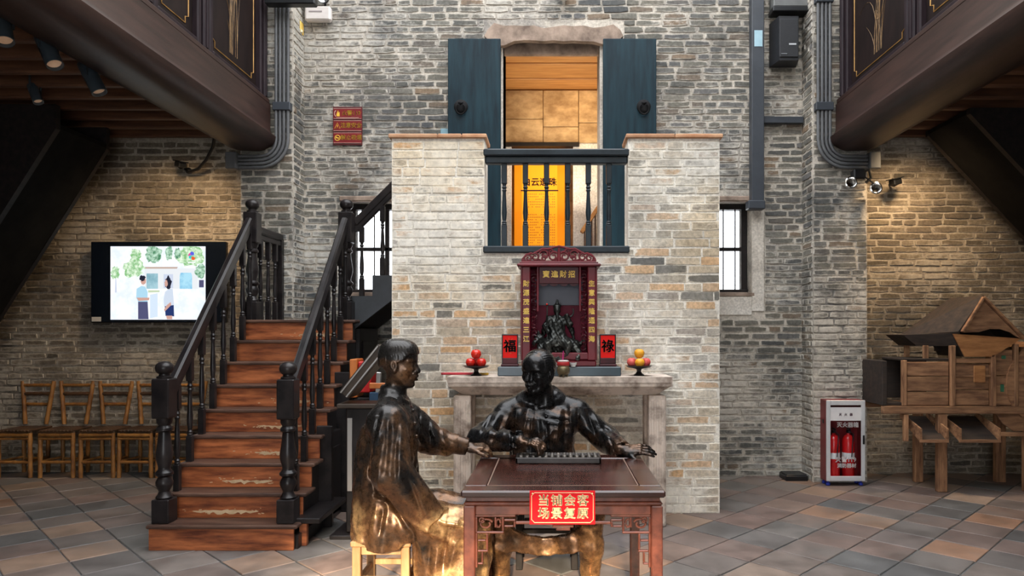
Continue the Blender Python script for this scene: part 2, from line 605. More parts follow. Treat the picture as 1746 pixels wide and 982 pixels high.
lay_bricks(wall_right, M['brick_bay'], (0, YR, 0), (1, 0, 0), (0, -1, 0), 3.1, 6.2, 0, 3.7, hidden=lambda px, py, z: py < 235 or (px > 1550 and 520 < py < 750) or px > 1560 + (py - 210) * .95, seed=5)
pil = []
for i, s in enumerate((-1, 1)):
    a, b_ = (-3.21, -XP) if s < 0 else (XP, 3.225)
    p = slab('trim_%d' % (i + 1), M['mortar_hall'], a, b_, YP, YL + .2, -.3, 7.5)
    lay_bricks(p, M['brick_hall'], (0, YP, 0), (1, 0, 0), (0, -1, 0), a + .004, b_ - .004, 0, 5.3, seed=20 + i, limit=300)
    # the bricks that return into the hall
    lay_bricks(p, M['brick_hall'], (s * XP, 0, 0), (0, -s, 0), (-s, 0, 0), (-YH + .01) if s > 0 else YP + .01, (-YP - .01) if s > 0 else YH - .01, 0, 5.3, seed=30 + i, limit=90)
    pil.append(p)

# outer walls and unseen front wall of the house, behind and beside the camera, with the doorway the sun comes through
slab('wall_side', M['mortar_bay'], -7.3, -7, -2.7, 8, -.3, 7.5)
slab('wall_side', M['mortar_bay'], 7, 7.3, -2.7, 8, -.3, 7.5)
slab('wall_front_unseen', M['mortar_hall'], -7, 7, -2.7, -2.3, -.3, 10.5, [(-1.75, .62, 0, 2.80)])  # unseen; its height and doorway are shaped to keep the sunlight low

# ------------------------------------------------------------------ floor tiles (square, laid on the diagonal)
TS = .36
def tile_variant(seed):
    rr = random.Random(seed)
    q = MB()
    h = TS / 2 - .0045
    c = [(-h, -h), (h, -h), (h, h), (-h, h)]
    c = [(x + rr.uniform(-.004, .002) * np.sign(x), y + rr.uniform(-.004, .002) * np.sign(y)) for x, y in c]
    t = [rr.uniform(-.0015, .0015) for _ in c]
    lo = [q.bm.verts.new((x, y, -.012)) for x, y in c]
    mi = [q.bm.verts.new((x, y, -.004)) for x, y in c]
    hi = [q.bm.verts.new((x * .975, y * .975, z)) for (x, y), z in zip(c, t)]
    for a, b_ in ((lo, mi), (mi, hi)):
        for i in range(4): q.bm.faces.new((a[i], a[(i + 1) % 4], b_[(i + 1) % 4], b_[i]))
    q.bm.faces.new(hi)
    return q.mesh('tile')
tv = [tile_variant(i) for i in range(8)]
for q in tv: q.materials.append(M['floor_tile'])
cells = []
ca = math.cos(math.pi / 4)
for i in range(-40, 60):
    for j in range(-40, 60):
        a, b_ = (i + .3) * TS, (j + .1) * TS
        x, y = (a - b_) * ca, (a + b_) * ca
        if not (2.2 < y < 7.8 and abs(x) < 6.6): continue
        px, py = px_of(x, y, 0)
        if not (-300 < px < 2050): continue
        inside = (XB0 + .1 < x < XB1 - .1 and y > YB + .3) or y > YR + .05
        if inside: continue
        seen = -40 < px < 1786 and py < 1010
        cells.append((not seen, y, x, R.randrange(8), R.randrange(4)))
cells.sort()
for seen, y, x, v, q in cells[:300]:
    link_mesh('tile', tv[v], None, floor, (x, y, 0), (0, 0, math.pi / 4 + q * math.pi / 2))
V, Fc = [], []
for seen, y, x, v, q in cells[300:]:
    rot = Matrix.Rotation(math.pi / 4 + q * math.pi / 2, 3, 'Z')
    base = len(V)
    V += [tuple(rot @ p.co + Vector((x, y, 0))) for p in tv[v].vertices]
    Fc += [tuple(i + base for i in p.vertices) for p in tv[v].polygons]
if V:
    me = bpy.data.meshes.new('tiles'); me.from_pydata(V, [], Fc)
    link_mesh('tiles', me, M['floor_tile'], floor)['kind'] = 'stuff'

# ------------------------------------------------------------------ windows
def window(n, w):
    x0, x1, z0, z1 = w
    fr = MB()
    y = YH + .17
    fr.lim(x0, x0 + .065, y, y + .1, z0, z1, .006).lim(x1 - .065, x1, y, y + .1, z0, z1, .006)
    fr.lim(x0, x1, y - .01, y + .11, z1 - .06, z1, .006).lim(x0, x1, y - .03, y + .11, z0, z0 + .045, .006)
    o = fr.build('window_%d' % n, M['dark_wood'])
    tag(o, kind='structure')
    MB().lim((x0 + x1) / 2 - .022, (x0 + x1) / 2 + .022, y + .03, y + .07, z0 + .04, z1 - .05, .004).build('window_mullion', M['dark_wood'], o)
    MB().lim(x0 + .06, x1 - .06, y + .03, y + .07, (z0 + z1) / 2 - .02, (z0 + z1) / 2 + .02, .004).build('window_transom', M['dark_wood'], o)
    for k in range(5):
        x = x0 + .065 + (k + .5) * (x1 - x0 - .13) / 5
        if abs(x - (x0 + x1) / 2) < .04: continue
        MB().tube([(x, y + .02, z0 + .03), (x, y + .02, z1 - .04)], .008, 6).build('window_bar', M['dark_wood'], o)
    for a, b_ in ((x0 + .06, (x0 + x1) / 2 - .02), ((x0 + x1) / 2 + .02, x1 - .06)):
        for c, d in ((z0 + .04, (z0 + z1) / 2 - .02), ((z0 + z1) / 2 + .02, z1 - .055)):
            MB().lim(a, b_, y + .056, y + .060, c, d).build('pane', M['glass'], o)
    MB().lim(x0 - .03, x1 + .03, YH - .012, YH + .17, z0 - .04, z0 + .003, .006).build('window_sill', M['lintel_stone'], o)
    MB().lim(x0 - .06, x1 + .06, YH - .018, YH + .06, z1 - .002, z1 + .055, .01).build('window_lintel', M['lintel_stone'], o)
window(1, WINL)
window(2, WINR)
q = MB()
for (a, b_, c, d) in ((WINR[1] + .0, WINR[1] + .13, WINR[2] - .2, WINR[3] + .02), (WINR[0] + .3, WINR[1] - .002, WINR[2] - .24, WINR[2] - .045)):
    q.lim(a, b_, YH - .011, YH + .01, c, d, .004)
q.build('render_patch', M['plaster'], wall_back)

# ------------------------------------------------------------------ doorway above the balcony
d1 = MB()
d1.lim(DOOR[0] - .035, DOOR[0], YH - .015, YH + .42, DOOR[2], DOOR[3], .004)
d1.lim(DOOR[1], DOOR[1] + .045, YH - .015, YH + .42, DOOR[2], DOOR[3], .004)
door = d1.build('door_1', M['plaster']); tag(door, kind='structure')
def rough_stone(x0, x1, z0, z1, y0, y1, bulge, seed):
    rr = random.Random(seed)
    n = 14
    top = [(x0 + (x1 - x0) * i / n, z1 + rr.uniform(-.02, .012) + (bulge if i in (0, 1, n - 1, n) else -.012)) for i in range(n + 1)]
    bot = [(x0 + (x1 - x0) * i / n, z0 + rr.uniform(-.008, .008) - (.045 if i in (1, 2, n - 2, n - 1) else 0)) for i in range(n + 1)]
    top[0] = (x0 + .035, z1 - .05); top[-1] = (x1 - .03, z1 - .05); bot[0] = (x0, z0 + .05); bot[-1] = (x1, z0 + .05)
    return MB().prism(bot + top[::-1], y1 - y0, ((0, y0, 0), (1, 0, 0), (0, 0, 1), (0, 1, 0)))
rough_stone(-.73, .745, 4.635, 4.80, YH - .075, YH + .0, .02, 5).build('door_lintel', M['lintel_stone'], door)
MB().lim(DOOR[0], DOOR[1], YH + .05, YH + .12, 4.54, 4.72, .01).build('inner_lintel', M['lintel_stone'], door)
M['knocker'] = pmat('knocker', (.004, .004, .005), (.008, .008, .009), .75, spec=.2)
def leaf(x0, x1, kx):
    q = MB().lim(x0, x1, YH - .085, YH - .025, 2.27, 4.655, .006)
    o = q.build('door_leaf', M['door_blue'], door)
    k = MB()
    c = (kx, YH - .085, 3.93)
    k.lathe([(.074, 0), (.074, -.012), (.066, -.022), (.046, -.030), (.012, -.036)], c, 20, 'y')
    k.tube([(kx + .05 * math.sin(t) , YH - .125 + .01 * math.cos(t), 3.93 - .035 - .052 * math.cos(t)) for t in np.linspace(-2.6, 2.6, 14)], .0085, 6)
    k.tube([(kx - .02, YH - .11, 3.965), (kx, YH - .135, 3.955), (kx + .02, YH - .11, 3.965)], .012, 6)
    k.build('door_knocker', M['knocker'], o, 30)
leaf(-1.115, DOOR[0] - .02, -.975)
leaf(DOOR[1] + .03, 1.095, .960)
MB().lim(-1.20, -1.10, YH - .05, YH - .005, 3.63, 3.71, .006).build('hinge_bracket', pmat('bracket_paint', (.14, .26, .32), (.2, .34, .4), .5), door)

# the lit room behind the doorway
RY0, RY1 = YH + .42, 9.9
slab('wall_room_back', M['beige_board'], -1.7, 1.7, RY1, RY1 + .1, 2.0, 5.2)
slab('wall_room_left', M['plaster'], -1.8, -1.7, RY0, RY1, 2.0, 5.2)
slab('wall_room_right', M['plaster'], 1.7, 1.8, RY0, RY1, 2.0, 5.2)
slab('floor_room', M['deck'], -1.7, 1.7, RY0, RY1, 2.05, 2.2)
cr = slab('ceiling_room', M['deck'], -1.7, 1.7, RY0, RY1, 4.80, 4.90)
for k in range(8):
    y = RY0 + .02 + k * .245
    MB().lim(-1.69, 1.69, y, y + .235, 4.69 - .012 * (k % 2), 4.80, .008).build('plank', M['warm_plank'], cr)
# a partition of boards with an opening below it
M['white_plaster'] = mortar_mat('white_plaster', (.84, .82, .80), (.80, .78, .75), (.62, .58, .54))
part_w = slab('wall_partition', M['white_plaster'], -1.69, 1.69, 9.02, 9.12, 2.2, 3.99, [(-.54, .26, 2.2, 3.96)])
xs = [-1.69, -1.1, -.62, -.13, .33, .86, 1.69]
for i, (a, b_) in enumerate(zip(xs, xs[1:])):
    for z0, z1 in ((3.99, 4.20 + .05 * (i % 3)), (4.20 + .05 * (i % 3), 4.675)):
        MB().lim(a + .003, b_ - .003, 9.0, 9.07, z0 + .003, z1 - .003, .006).build('panel', M['beige_board'], part_w)
MB().lim(-.62, .34, 8.97, 9.09, 3.945, 3.995, .005).build('trim', M['dark_wood'], part_w)
lb = thing('poster_panel', 'glowing orange notice panel with brown title seen through the balcony balusters', 'poster', (-.18, 9.25, 2.2))
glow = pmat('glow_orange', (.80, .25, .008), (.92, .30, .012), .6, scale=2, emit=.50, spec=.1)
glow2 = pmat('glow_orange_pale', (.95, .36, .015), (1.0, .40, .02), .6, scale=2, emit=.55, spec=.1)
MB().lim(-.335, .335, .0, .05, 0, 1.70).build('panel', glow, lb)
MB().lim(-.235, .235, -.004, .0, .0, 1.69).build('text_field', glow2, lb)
ink = pmat('poster_ink', (.07, .012, .006), None, .6)
text('title', '白云遗珠', .115, ink, lb, (.0, -.0065, 1.33), bold=.003)
MB().lim(-.25, .25, -.009, -.004, 1.215, 1.232).build('rule', ink, lb)
q = MB()
for r in range(30):
    if r in (6, 7): continue
    for c in range(17):
        if R.random() < .16: continue
        q.lim(-.20 + c * .0245, -.20 + c * .0245 + .013, -.007, -.004, 1.17 - r * .034, 1.17 - r * .034 + .011)
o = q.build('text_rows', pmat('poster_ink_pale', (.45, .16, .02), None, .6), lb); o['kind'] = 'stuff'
# stair rail inside the room
ir = thing('inner_stair_rail', 'orange wooden stair rail beside white plaster behind the balcony', 'railing', (.36, 8.80, 2.2))
MB().bar((.0, 0, .60), (.30, 0, 1.05), .05, .10, (0, 1, 0), .006).build('handrail', M['warm_plank'], ir)
for k in range(6):
    MB().lim(.03 + k * .045, .048 + k * .045, -.01, .01, 0, .62 + k * .066).build('baluster', M['joist'], ir)
rl = bpy.data.lights.new('room_lamp', 'AREA'); rl.energy = 13; rl.color = (1, .68, .36); rl.size = 1.0
o = bpy.data.objects.new('room_lamp', rl); o.location = (.4, 8.3, 4.5); COL.objects.link(o); o.rotation_euler = (math.radians(25), 0, 0)
rl2 = bpy.data.lights.new('room_lamp', 'AREA'); rl2.energy = 13; rl2.color = (1, .84, .64); rl2.size = .8
o = bpy.data.objects.new('room_lamp', rl2); o.location = (.1, 8.35, 3.2); COL.objects.link(o); o.rotation_euler = (math.radians(170), 0, 0)

# ------------------------------------------------------------------ the brick pier with its balcony
BO = (-.585, .640, 2.252, 3.3)     # the balcony opening
ZB = 3.195
pier = slab('trim_3', M['mortar_pier'], XB0, XB1, YB, YB + .28, -.3, ZB, [BO])
pier['label'] = 'pale brick balcony pier behind the stone altar'
lay_bricks(pier, M['brick_pier'], (0, YB, 0), (1, 0, 0), (0, -1, 0), XB0 + .003, XB1 - .003, 0, ZB, pitch=.0755, height=.0655, length=.285, gap=.010, depth=.007, holes=[BO],
           hidden=lambda px, py, z: (785 < px < 1135 and py > 655) or (890 < px < 1020 and py > 440), seed=9)
side = MB()
side.lim(XB1 - .28, XB1, YB + .28, YH, -.3, ZB)
side.lim(XB0 + .5, XB1 - .28, YB + .28, YH, 2.05, 2.22)
side.build('balcony_platform', M['mortar_pier'], pier)
for i, (a, b_) in enumerate(((-1.40, -.985), (-.98, -.78), (-.775, -.565), (.62, 1.035), (1.04, 1.445))):
    MB().lim(a, b_, YB - .03, YB + .31, ZB + .001, ZB + .035, .006).build('cap_tile', M['cap_tile'], pier)
br = thing('balcony_railing', 'dark blue balcony railing of six turned balusters between the brick pier tops', 'railing', (.028, YB + .06, 2.252))
w = (BO[1] - BO[0]) / 2
MB().lim(-w - .01, w + .01, -.075, .045, .795, .855, .01).build('top_rail', M['rail_paint'], br)
MB().lim(-w + .005, w - .005, -.05, .03, .735, .795, .008).build('upper_rail', M['rail_paint'], br)
MB().lim(-w - .01, w + .01, -.09, .04, -.035, .025, .01).build('bottom_rail', M['rail_paint'], br)
def baluster_mesh(h, sq=.022, lowb=.18, topb=.16, r=.016, name='baluster'):
    q = MB()
    q.box((0, 0, lowb / 2), (2 * sq, 2 * sq, lowb), bev=.004)
    q.box((0, 0, h - topb / 2), (2 * sq, 2 * sq, topb), bev=.004)
    L_ = h - lowb - topb
    prof = [(sq * .75, 0), (sq, .02), (sq * .8, .045), (sq, .07), (sq * .62, .10), (sq * .80, .16), (sq * .98, .30), (sq * .85, .45), (sq * .68, .68), (sq * .6, .80), (sq * .9, .84), (sq * .62, .87), (sq * .95, .91), (sq * .6, .95), (sq * .8, 1.0)]
    q.lathe([(a, lowb + b_ * L_) for a, b_ in prof], (0, 0, 0), 12)
    return q.mesh(name, 35)
bmz = baluster_mesh(.715, .0235, .19, .17)
bmz.materials.append(M['rail_paint'])
for px in (860, 896, 932, 968, 1003, 1038):
    link_mesh('baluster', bmz, None, br, ((px - VX) * (YB + .06) / F - .028, -.01, .022))

# ------------------------------------------------------------------ lofts over both side bays
for s, nm in ((-1, 'left'), (1, 'right')):
    x0, x1 = (s * 2.95, s * 7)
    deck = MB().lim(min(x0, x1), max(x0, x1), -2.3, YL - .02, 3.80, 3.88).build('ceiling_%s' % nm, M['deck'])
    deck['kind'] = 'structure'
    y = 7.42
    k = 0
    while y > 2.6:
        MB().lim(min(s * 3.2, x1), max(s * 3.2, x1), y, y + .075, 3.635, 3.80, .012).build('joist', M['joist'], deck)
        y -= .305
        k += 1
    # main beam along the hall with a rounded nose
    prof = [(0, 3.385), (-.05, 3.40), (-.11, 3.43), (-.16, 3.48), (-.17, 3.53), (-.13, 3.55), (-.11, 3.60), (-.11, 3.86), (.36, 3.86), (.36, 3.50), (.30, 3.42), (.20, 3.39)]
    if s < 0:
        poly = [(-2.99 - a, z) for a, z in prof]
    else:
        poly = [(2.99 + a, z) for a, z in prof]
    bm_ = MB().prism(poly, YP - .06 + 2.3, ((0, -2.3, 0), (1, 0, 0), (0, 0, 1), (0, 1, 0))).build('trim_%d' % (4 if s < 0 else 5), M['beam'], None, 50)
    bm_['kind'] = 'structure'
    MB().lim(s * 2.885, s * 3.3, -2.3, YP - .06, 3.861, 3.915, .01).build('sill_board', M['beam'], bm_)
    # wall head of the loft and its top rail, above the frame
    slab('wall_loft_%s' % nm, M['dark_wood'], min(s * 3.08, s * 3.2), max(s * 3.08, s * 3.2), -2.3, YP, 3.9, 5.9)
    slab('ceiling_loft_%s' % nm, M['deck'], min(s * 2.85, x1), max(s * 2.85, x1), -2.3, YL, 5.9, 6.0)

gold = pmat('gold_paint', (.26, .13, .03), (.50, .28, .08), .45, metal=.35, scale=8)
gold_dim = pmat('gold_paint_worn', (.07, .038, .013), (.20, .11, .035), .55, metal=.25, scale=14)
panel_m = pmat('panel_lacquer', (.009, .006, .006), (.018, .011, .010), .5, scale=3, stretch=(3, 3, 1), spec=.12)
frame_m = pmat('panel_frame', (.014, .009, .012), (.026, .017, .020), .5, scale=4, stretch=(4, 4, 1), spec=.14)

def carved_panel(s, y0, y1, label, kind, seed):
    """panel in the loft front: width along Y, faces the hall; local u runs along +Y"""
    z0, z1 = 3.915, 5.75
    t = thing('carved_panel', label, 'panel', (s * 2.97, (y0 + y1) / 2, z0))
    hw, h = (y1 - y0) / 2, z1 - z0
    f = MB()
    xi = -s * .035
    for a, b_, c, d in ((-hw, -hw + .06, 0, h), (hw - .06, hw, 0, h), (-hw + .06, hw - .06, 0, .06), (-hw + .06, hw - .06, h - .06, h)):
        f.box((0, (a + b_) / 2, (c + d) / 2), (.09, b_ - a, d - c), bev=.012)
    f.build('frame', frame_m, t)
    MB().box((s * .02, 0, h / 2), (.03, 2 * hw - .1, h - .1)).build('board', panel_m, t)
    a = hw - .125
    zb, zt = .13, h - .2
    xf = s * .003
    c = .05
    pts = [(-a + c, zb), (a - c, zb), (a - c, zb + c), (a, zb + c * 1.4), (a, zt - c), (a - c, zt), (-a + c, zt), (-a, zt - c), (-a, zb + c * 1.4), (-a + c, zb + c)]
    MB().tube([(xf, u, z) for u, z in pts], .0055, 5, True).build('gilt_border', gold, t)
    rr = random.Random(seed)
    q = MB()
    if kind == 'plant':
        for k in range(15):                     # long bent leaves and stems fanning out of a clump, with small blossoms
            u0 = rr.uniform(-.22, .18) * a
            lean = rr.uniform(-1.0, 1.0)
            top = rr.uniform(.45, 1.30)
            p = [(xf, max(-a + .03, min(a - .03, u0 + lean * a * .95 * tt ** 2)), .20 + (top - .20) * (math.sin(tt * 2.0) / .91 if abs(lean) > .5 else tt)) for tt in np.linspace(0, 1, 9)]
            q.tube(p, [.0030 - .0022 * abs(i / 8 - .4) / .6 for i in range(9)], 4)
            if k % 3 == 0:
                for _ in range(2):
                    cu, cz = p[-1 - rr.randrange(3)][1:]
                    for j in range(5):
                        an = rr.uniform(0, 6.28); l = rr.uniform(.015, .040)
                        q.tube([(xf, cu, cz), (xf, max(-a + .02, min(a - .02, cu + l * math.cos(an))), cz + l * math.sin(an))], [.0035, .001], 4)
    else:
        for cidx in range(3):                   # columns of brush strokes
            u = a * (.55 - .55 * cidx)
            z = .95
            while z > .32:
                for j in range(4):
                    an = rr.choice((0, .4, 1.57, -.9)); l = rr.uniform(.012, .03)
                    du, dz = rr.uniform(-.02, .02), rr.uniform(-.02, .02)
                    q.tube([(xf, u + du - l * math.cos(an), z + dz - l * math.sin(an)), (xf, u + du + l * math.cos(an), z + dz + l * math.sin(an))], [.004, .002], 4)
                z -= .09
    o = q.build('gilt_painting' if kind == 'plant' else 'gilt_writing', gold_dim, t)
    o['kind'] = 'stuff'
    return t
carved_panel(-1, 5.93, 7.02, 'dark lacquer loft panel painted with a gilt plant, beside the left pipe bundle', 'plant', 1)
carved_panel(-1, 5.10, 5.79, 'narrow loft panel of gilt writing above the left beam', 'text', 2)
carved_panel(-1, 3.9, 4.98, 'loft panel at the top edge above the left beam, mostly out of sight', 'plant', 3)
carved_panel(1, 5.74, 6.98, 'dark lacquer loft panel painted with a gilt plant, beside the right pipe bundle', 'plant', 4)
carved_panel(1, 4.92, 5.60, 'narrow loft panel of gilt writing above the right beam', 'text', 5)
carved_panel(1, 3.7, 4.78, 'loft panel at the top edge above the right beam, mostly out of sight', 'plant', 6)
post_i = 0
for s, ys in ((-1, (5.86, 5.04, 7.06)), (1, (5.67, 4.85, 7.04))):
    for y in ys:
        t = thing('loft_post', ('slim dark post between loft panels over the %s beam, ' % ('left' if s < 0 else 'right')) + ('second from the far wall' if y < 6 and y > 5.3 else 'third from the far wall' if y < 5.3 else 'against the far wall'), 'post', (s * 2.965, y, 3.915))
        MB().box((0, 0, .92), (.10, .10 if y < 7 else .06, 1.84), bev=.012).build('shaft', frame_m, t)
        MB().box((-s * .052, 0, .92), (.012, .03, 1.8), bev=.004).build('bead', frame_m, t)

# ------------------------------------------------------------------ stairs up to the lofts (seen from below, along the bay walls)
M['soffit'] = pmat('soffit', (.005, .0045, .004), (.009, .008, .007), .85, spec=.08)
def loft_stair(label, X0, Z0, slope, sgn, Y, width, length, name='loft_stair'):
    t = thing(name, label, 'staircase', (X0, Y, 0))
    dx = length
    x1 = sgn * dx
    z1 = Z0 - slope * dx
    up = width * math.sqrt(1 + slope ** 2)
    poly = [(0, Z0), (x1, z1), (x1, min(z1 + up, 3.62)), ((up - (3.62 - Z0)) / slope * sgn if False else sgn * max(0, (Z0 + up - 3.62) / slope), 3.62), (0, 3.62)]
    MB().prism(poly, .06, ((0, 0, 0), (1, 0, 0), (0, 0, 1), (0, 1, 0))).build('stringer', M['dark_wood'], t)
    MB().prism(poly, .05, ((0, .72, 0), (1, 0, 0), (0, 0, 1), (0, 1, 0))).build('stringer', M['dark_wood'], t)
    MB().prism([(0, Z0 + .01), (x1, z1 + .01), (x1, z1 + .05), (0, Z0 + .05)], .66, ((0, .06, 0), (1, 0, 0), (0, 0, 1), (0, 1, 0))).build('soffit', M['soffit'], t)
    n = int((Z0 - z1) / .2)
    for k in range(n):
        z = Z0 + .18 - .2 * k
        x = sgn * ((Z0 + .02 - (z - .2)) / slope)
        if z > 3.55: continue
        MB().box((x, .39, z), (.24, .66, .035)).build('tread', M['dark_wood'], t)
    return t
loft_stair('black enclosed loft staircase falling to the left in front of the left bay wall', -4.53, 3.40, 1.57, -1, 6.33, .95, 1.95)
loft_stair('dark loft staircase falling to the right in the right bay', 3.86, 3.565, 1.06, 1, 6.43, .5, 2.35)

# ------------------------------------------------------------------ pipe bundles on the pilasters
def pipe_bundle(s, label):
    t = thing('pipe_bundle', label, 'pipes', (s * 2.86, YP - .05, 0))
    xs = [-.165, -.125, -.085, -.045] if s < 0 else [.165 - .33, -.125, -.085, -.045]
    base = [.045, .085, .125, .165]
    for i, b_ in enumerate(base):
        x = -s * (b_ - .01)
        zt = 3.52 - .0 * i
        rad = .12 + b_
        pts = [(x, 0, 5.6), (x, 0, 4.6), (x, 0, 3.335 - .038 * i + rad)]
        zc = pts[-1][2]
        for a in np.linspace(.15, 1.0, 7):
            an = a * math.pi / 2
            pts.append((x + s * rad * (1 - math.cos(an)), 0, zc - rad * math.sin(an)))
        pts.append((s * .36, 0, zc - rad))
        MB().tube(pts, .0175, 8).build('pipe', M['pipe_grey'], t, 60)
    MB().lim(-s * .185, -s * .005, -.03, .045, 3.80, 3.885, .006).build('clamp', M['duct'], t)
    MB().lim(-s * .185, -s * .005, -.03, .045, 4.9, 4.96, .006).build('clamp', M['duct'], t)
    MB().lim(s * .35, s * .46, -.06, .045, 3.20, 3.37, .008).build('junction_box', M['pipe_grey'], t)
    return t
pipe_bundle(-1, 'bundle of grey pipes running down the left pilaster and curving under the beam')
pipe_bundle(1, 'bundle of grey pipes running down the right pilaster and curving under the beam')

# ------------------------------------------------------------------ fixtures high on the walls
t = thing('cable_duct', 'tall blue-grey square cable duct on the back wall right of the balcony', 'duct', (2.16, YH - .02, 0))
MB().lim(-.065, .065, -.11, .0, 2.90, 5.6, .006).build('trunk', M['duct'], t)
MB().lim(-.105, .075, -.12, .0, 2.84, 2.93, .008).build('end_box', M['duct'], t)
MB().lim(.066, .50, -.06, .0, 3.76, 3.83, .005).build('branch', M['duct'], t)
MB().lim(-.04, .045, -.114, -.109, 4.55, 4.72).build('tag', pmat('pale_tag', (.25, .42, .5), (.35, .52, .6), .6), t)
t = thing('loudspeaker', 'black wall loudspeaker beside the tall cable duct', 'speaker', (2.45, YH - .02, 4.37))
blk = pmat('speaker_black', (.008, .009, .012), (.014, .016, .02), .45, scale=20)
q = MB(); q.prism([(-.14, 0), (.145, 0), (.105, -.20), (-.10, -.20)], .46, ((0, 0, 0), (1, 0, 0), (0, 1, 0), (0, 0, 1))); q.build('cabinet', blk, t)
MB().lim(-.095, .10, -.212, -.199, .03, .43, .006).build('grille', pmat('speaker_grille', (.01, .011, .014), (.02, .022, .026), .7, scale=200), t)
MB().lim(-.0, .075, -.216, -.211, .155, .172).build('badge', pmat('badge_silver', (.45, .47, .5), None, .4), t)
MB().lim(-.08, -.02, -.216, -.211, .06, .068).build('badge', pmat('badge_grey', (.2, .21, .23), None, .4), t)
MB().lim(-.05, .05, -.02, .019, .15, .3).build('bracket', blk, t)
t = thing('wall_box', 'grey metal box at the top edge above the loudspeaker', 'box', (2.50, YH - .02, 4.90))
MB().lim(-.19, .19, -.16, .0, .05, .60, .01).build('body', pmat('box_grey', (.10, .105, .105), (.14, .145, .145), .5), t)
MB().lim(-.20, .20, -.17, .0, .0, .05, .006).build('lip', M['black_metal'], t)

t = thing('emergency_light', 'white twin head emergency light box near the left pipe bundle', 'light', (-2.49, YH - .02, 4.83))
MB().box((0, -.05, .085), (.275, .08, .155), bev=.018).build('body', pmat('white_box', (.60, .55, .52), (.68, .63, .60), .45), t)
chrome = pmat('chrome', (.75, .75, .75), None, .15, metal=1)
for x in (-.08, .065):
    l = MB().lathe([(.04, .0), (.055, -.03), (.062, -.06), (.055, -.062), (.04, -.045), (.005, -.04)], (x, -.03, .25), 16, 'y').build('lamp_head', M['black_metal'], t, 40)
    MB().lathe([(.056, -.060), (.060, -.070), (.048, -.066), (.030, -.062), (.004, -.061)], (x, -.03, .25), 18, 'y').build('reflector', chrome, l, 40)
    MB().tube([(x, -.03, .17), (x, -.03, .21)], .012, 6).build('stem', M['black_metal'], t)
MB().box((-.02, -.0915, .10), (.14, .002, .014)).build('print', pmat('print_grey', (.28, .24, .24), None, .6), t)
t = thing('wall_clip', 'small yellow clip on the left pilaster corner under the white light box', 'clip', (XP * -1 + .008, 7.36, 4.70))
q = MB(); q.box((.0, 0, .06), (.012, .09, .12), rot=(.0, .0, 0), bev=.003); q.build('plate', pmat('yellow', (.75, .45, .06), (.85, .6, .15), .5), t)
MB().box((.008, -.02, .02), (.012, .03, .03), bev=.003).build('button', pmat('cream', (.8, .75, .6), None, .5), t)

t = thing('ceiling_rail_end', 'black bar at the top edge above the left pipe bundle', 'bar', (-2.72, YP - .16, 4.85))
MB().lim(-.16, .34, -.05, .05, -.03, .06, .01).build('bar', M['black_metal'], t)
MB().lim(-.10, -.04, -.03, .03, .06, .6).build('hanger', M['black_metal'], t)

# red safety signs
t = thing('safety_sign', 'maroon fire safety sign in three strips with yellow writing on the back wall', 'sign', (-2.195, YH - .02, 3.55))
maroon = pmat('sign_maroon', (.16, .008, .010), (.20, .012, .014), .4)
yel = pmat('sign_yellow', (.80, .50, .05), None, .5)
wht = pmat('sign_line', (.62, .42, .36), None, .5)
MB().lim(-.157, .157, -.006, .003, -.01, .40).build('backing', pmat('sign_back', (.08, .006, .008), None, .5), t)
for i, (body, z) in enumerate((('火警119', .325), ('注意安全', .195), ('禁止吸烟', .065))):
    b_ = MB().lim(-.15, .15, -.012, -.006, z - .058, z + .058, .001).build('strip', maroon, t)
    q = MB()
    for dz in (-.054, .054): q.lim(-.147, .147, -.0135, -.012, z + dz - .0016, z + dz + .0016)
    q.build('border', wht, b_)
    text('lettering', body, .057, yel, b_, (.040, -.0135, z + .002), bold=.0005)
    if i == 0:
        MB().prism([(-.082, z - .03), (-.112, z - .03), (-.118, z - .012), (-.10, z + .034), (-.094, z + .008), (-.084, z + .018)], .0015, ((0, -.0135, 0), (1, 0, 0), (0, 0, 1), (0, 1, 0))).build('flame_symbol', yel, b_)
        MB().tube([(-.122, -.013, z - .032), (-.136, -.013, z - .018), (-.139, -.013, z + .012), (-.125, -.013, z + .032)], [.005, .003, .003, .005], 5).build('phone_symbol', wht, b_)
        MB().lim(-.12, .12, -.0135, -.012, z - .046, z - .042).build('small_print', wht, b_)
    elif i == 1:
        MB().tube([(-.135, -.013, z - .028), (-.078, -.013, z - .028), (-.106, -.013, z + .03)], .0035, 5, True).build('triangle_symbol', yel, b_)
        MB().box((-.106, -.013, z - .004), (.005, .002, .024)).build('mark', yel, b_)
    else:
        MB().tube([(-.106 + .028 * math.cos(a), -.013, z + .028 * math.sin(a)) for a in np.linspace(0, 6.28, 19)[:-1]], .004, 5, True).build('ring_symbol', yel, b_)
        MB().box((-.106, -.013, z), (.048, .002, .006), rot=(0, .78, 0)).build('bar_symbol', yel, b_)
        MB().box((-.106, -.0128, z), (.036, .0015, .008)).build('cigarette_symbol', yel, b_)

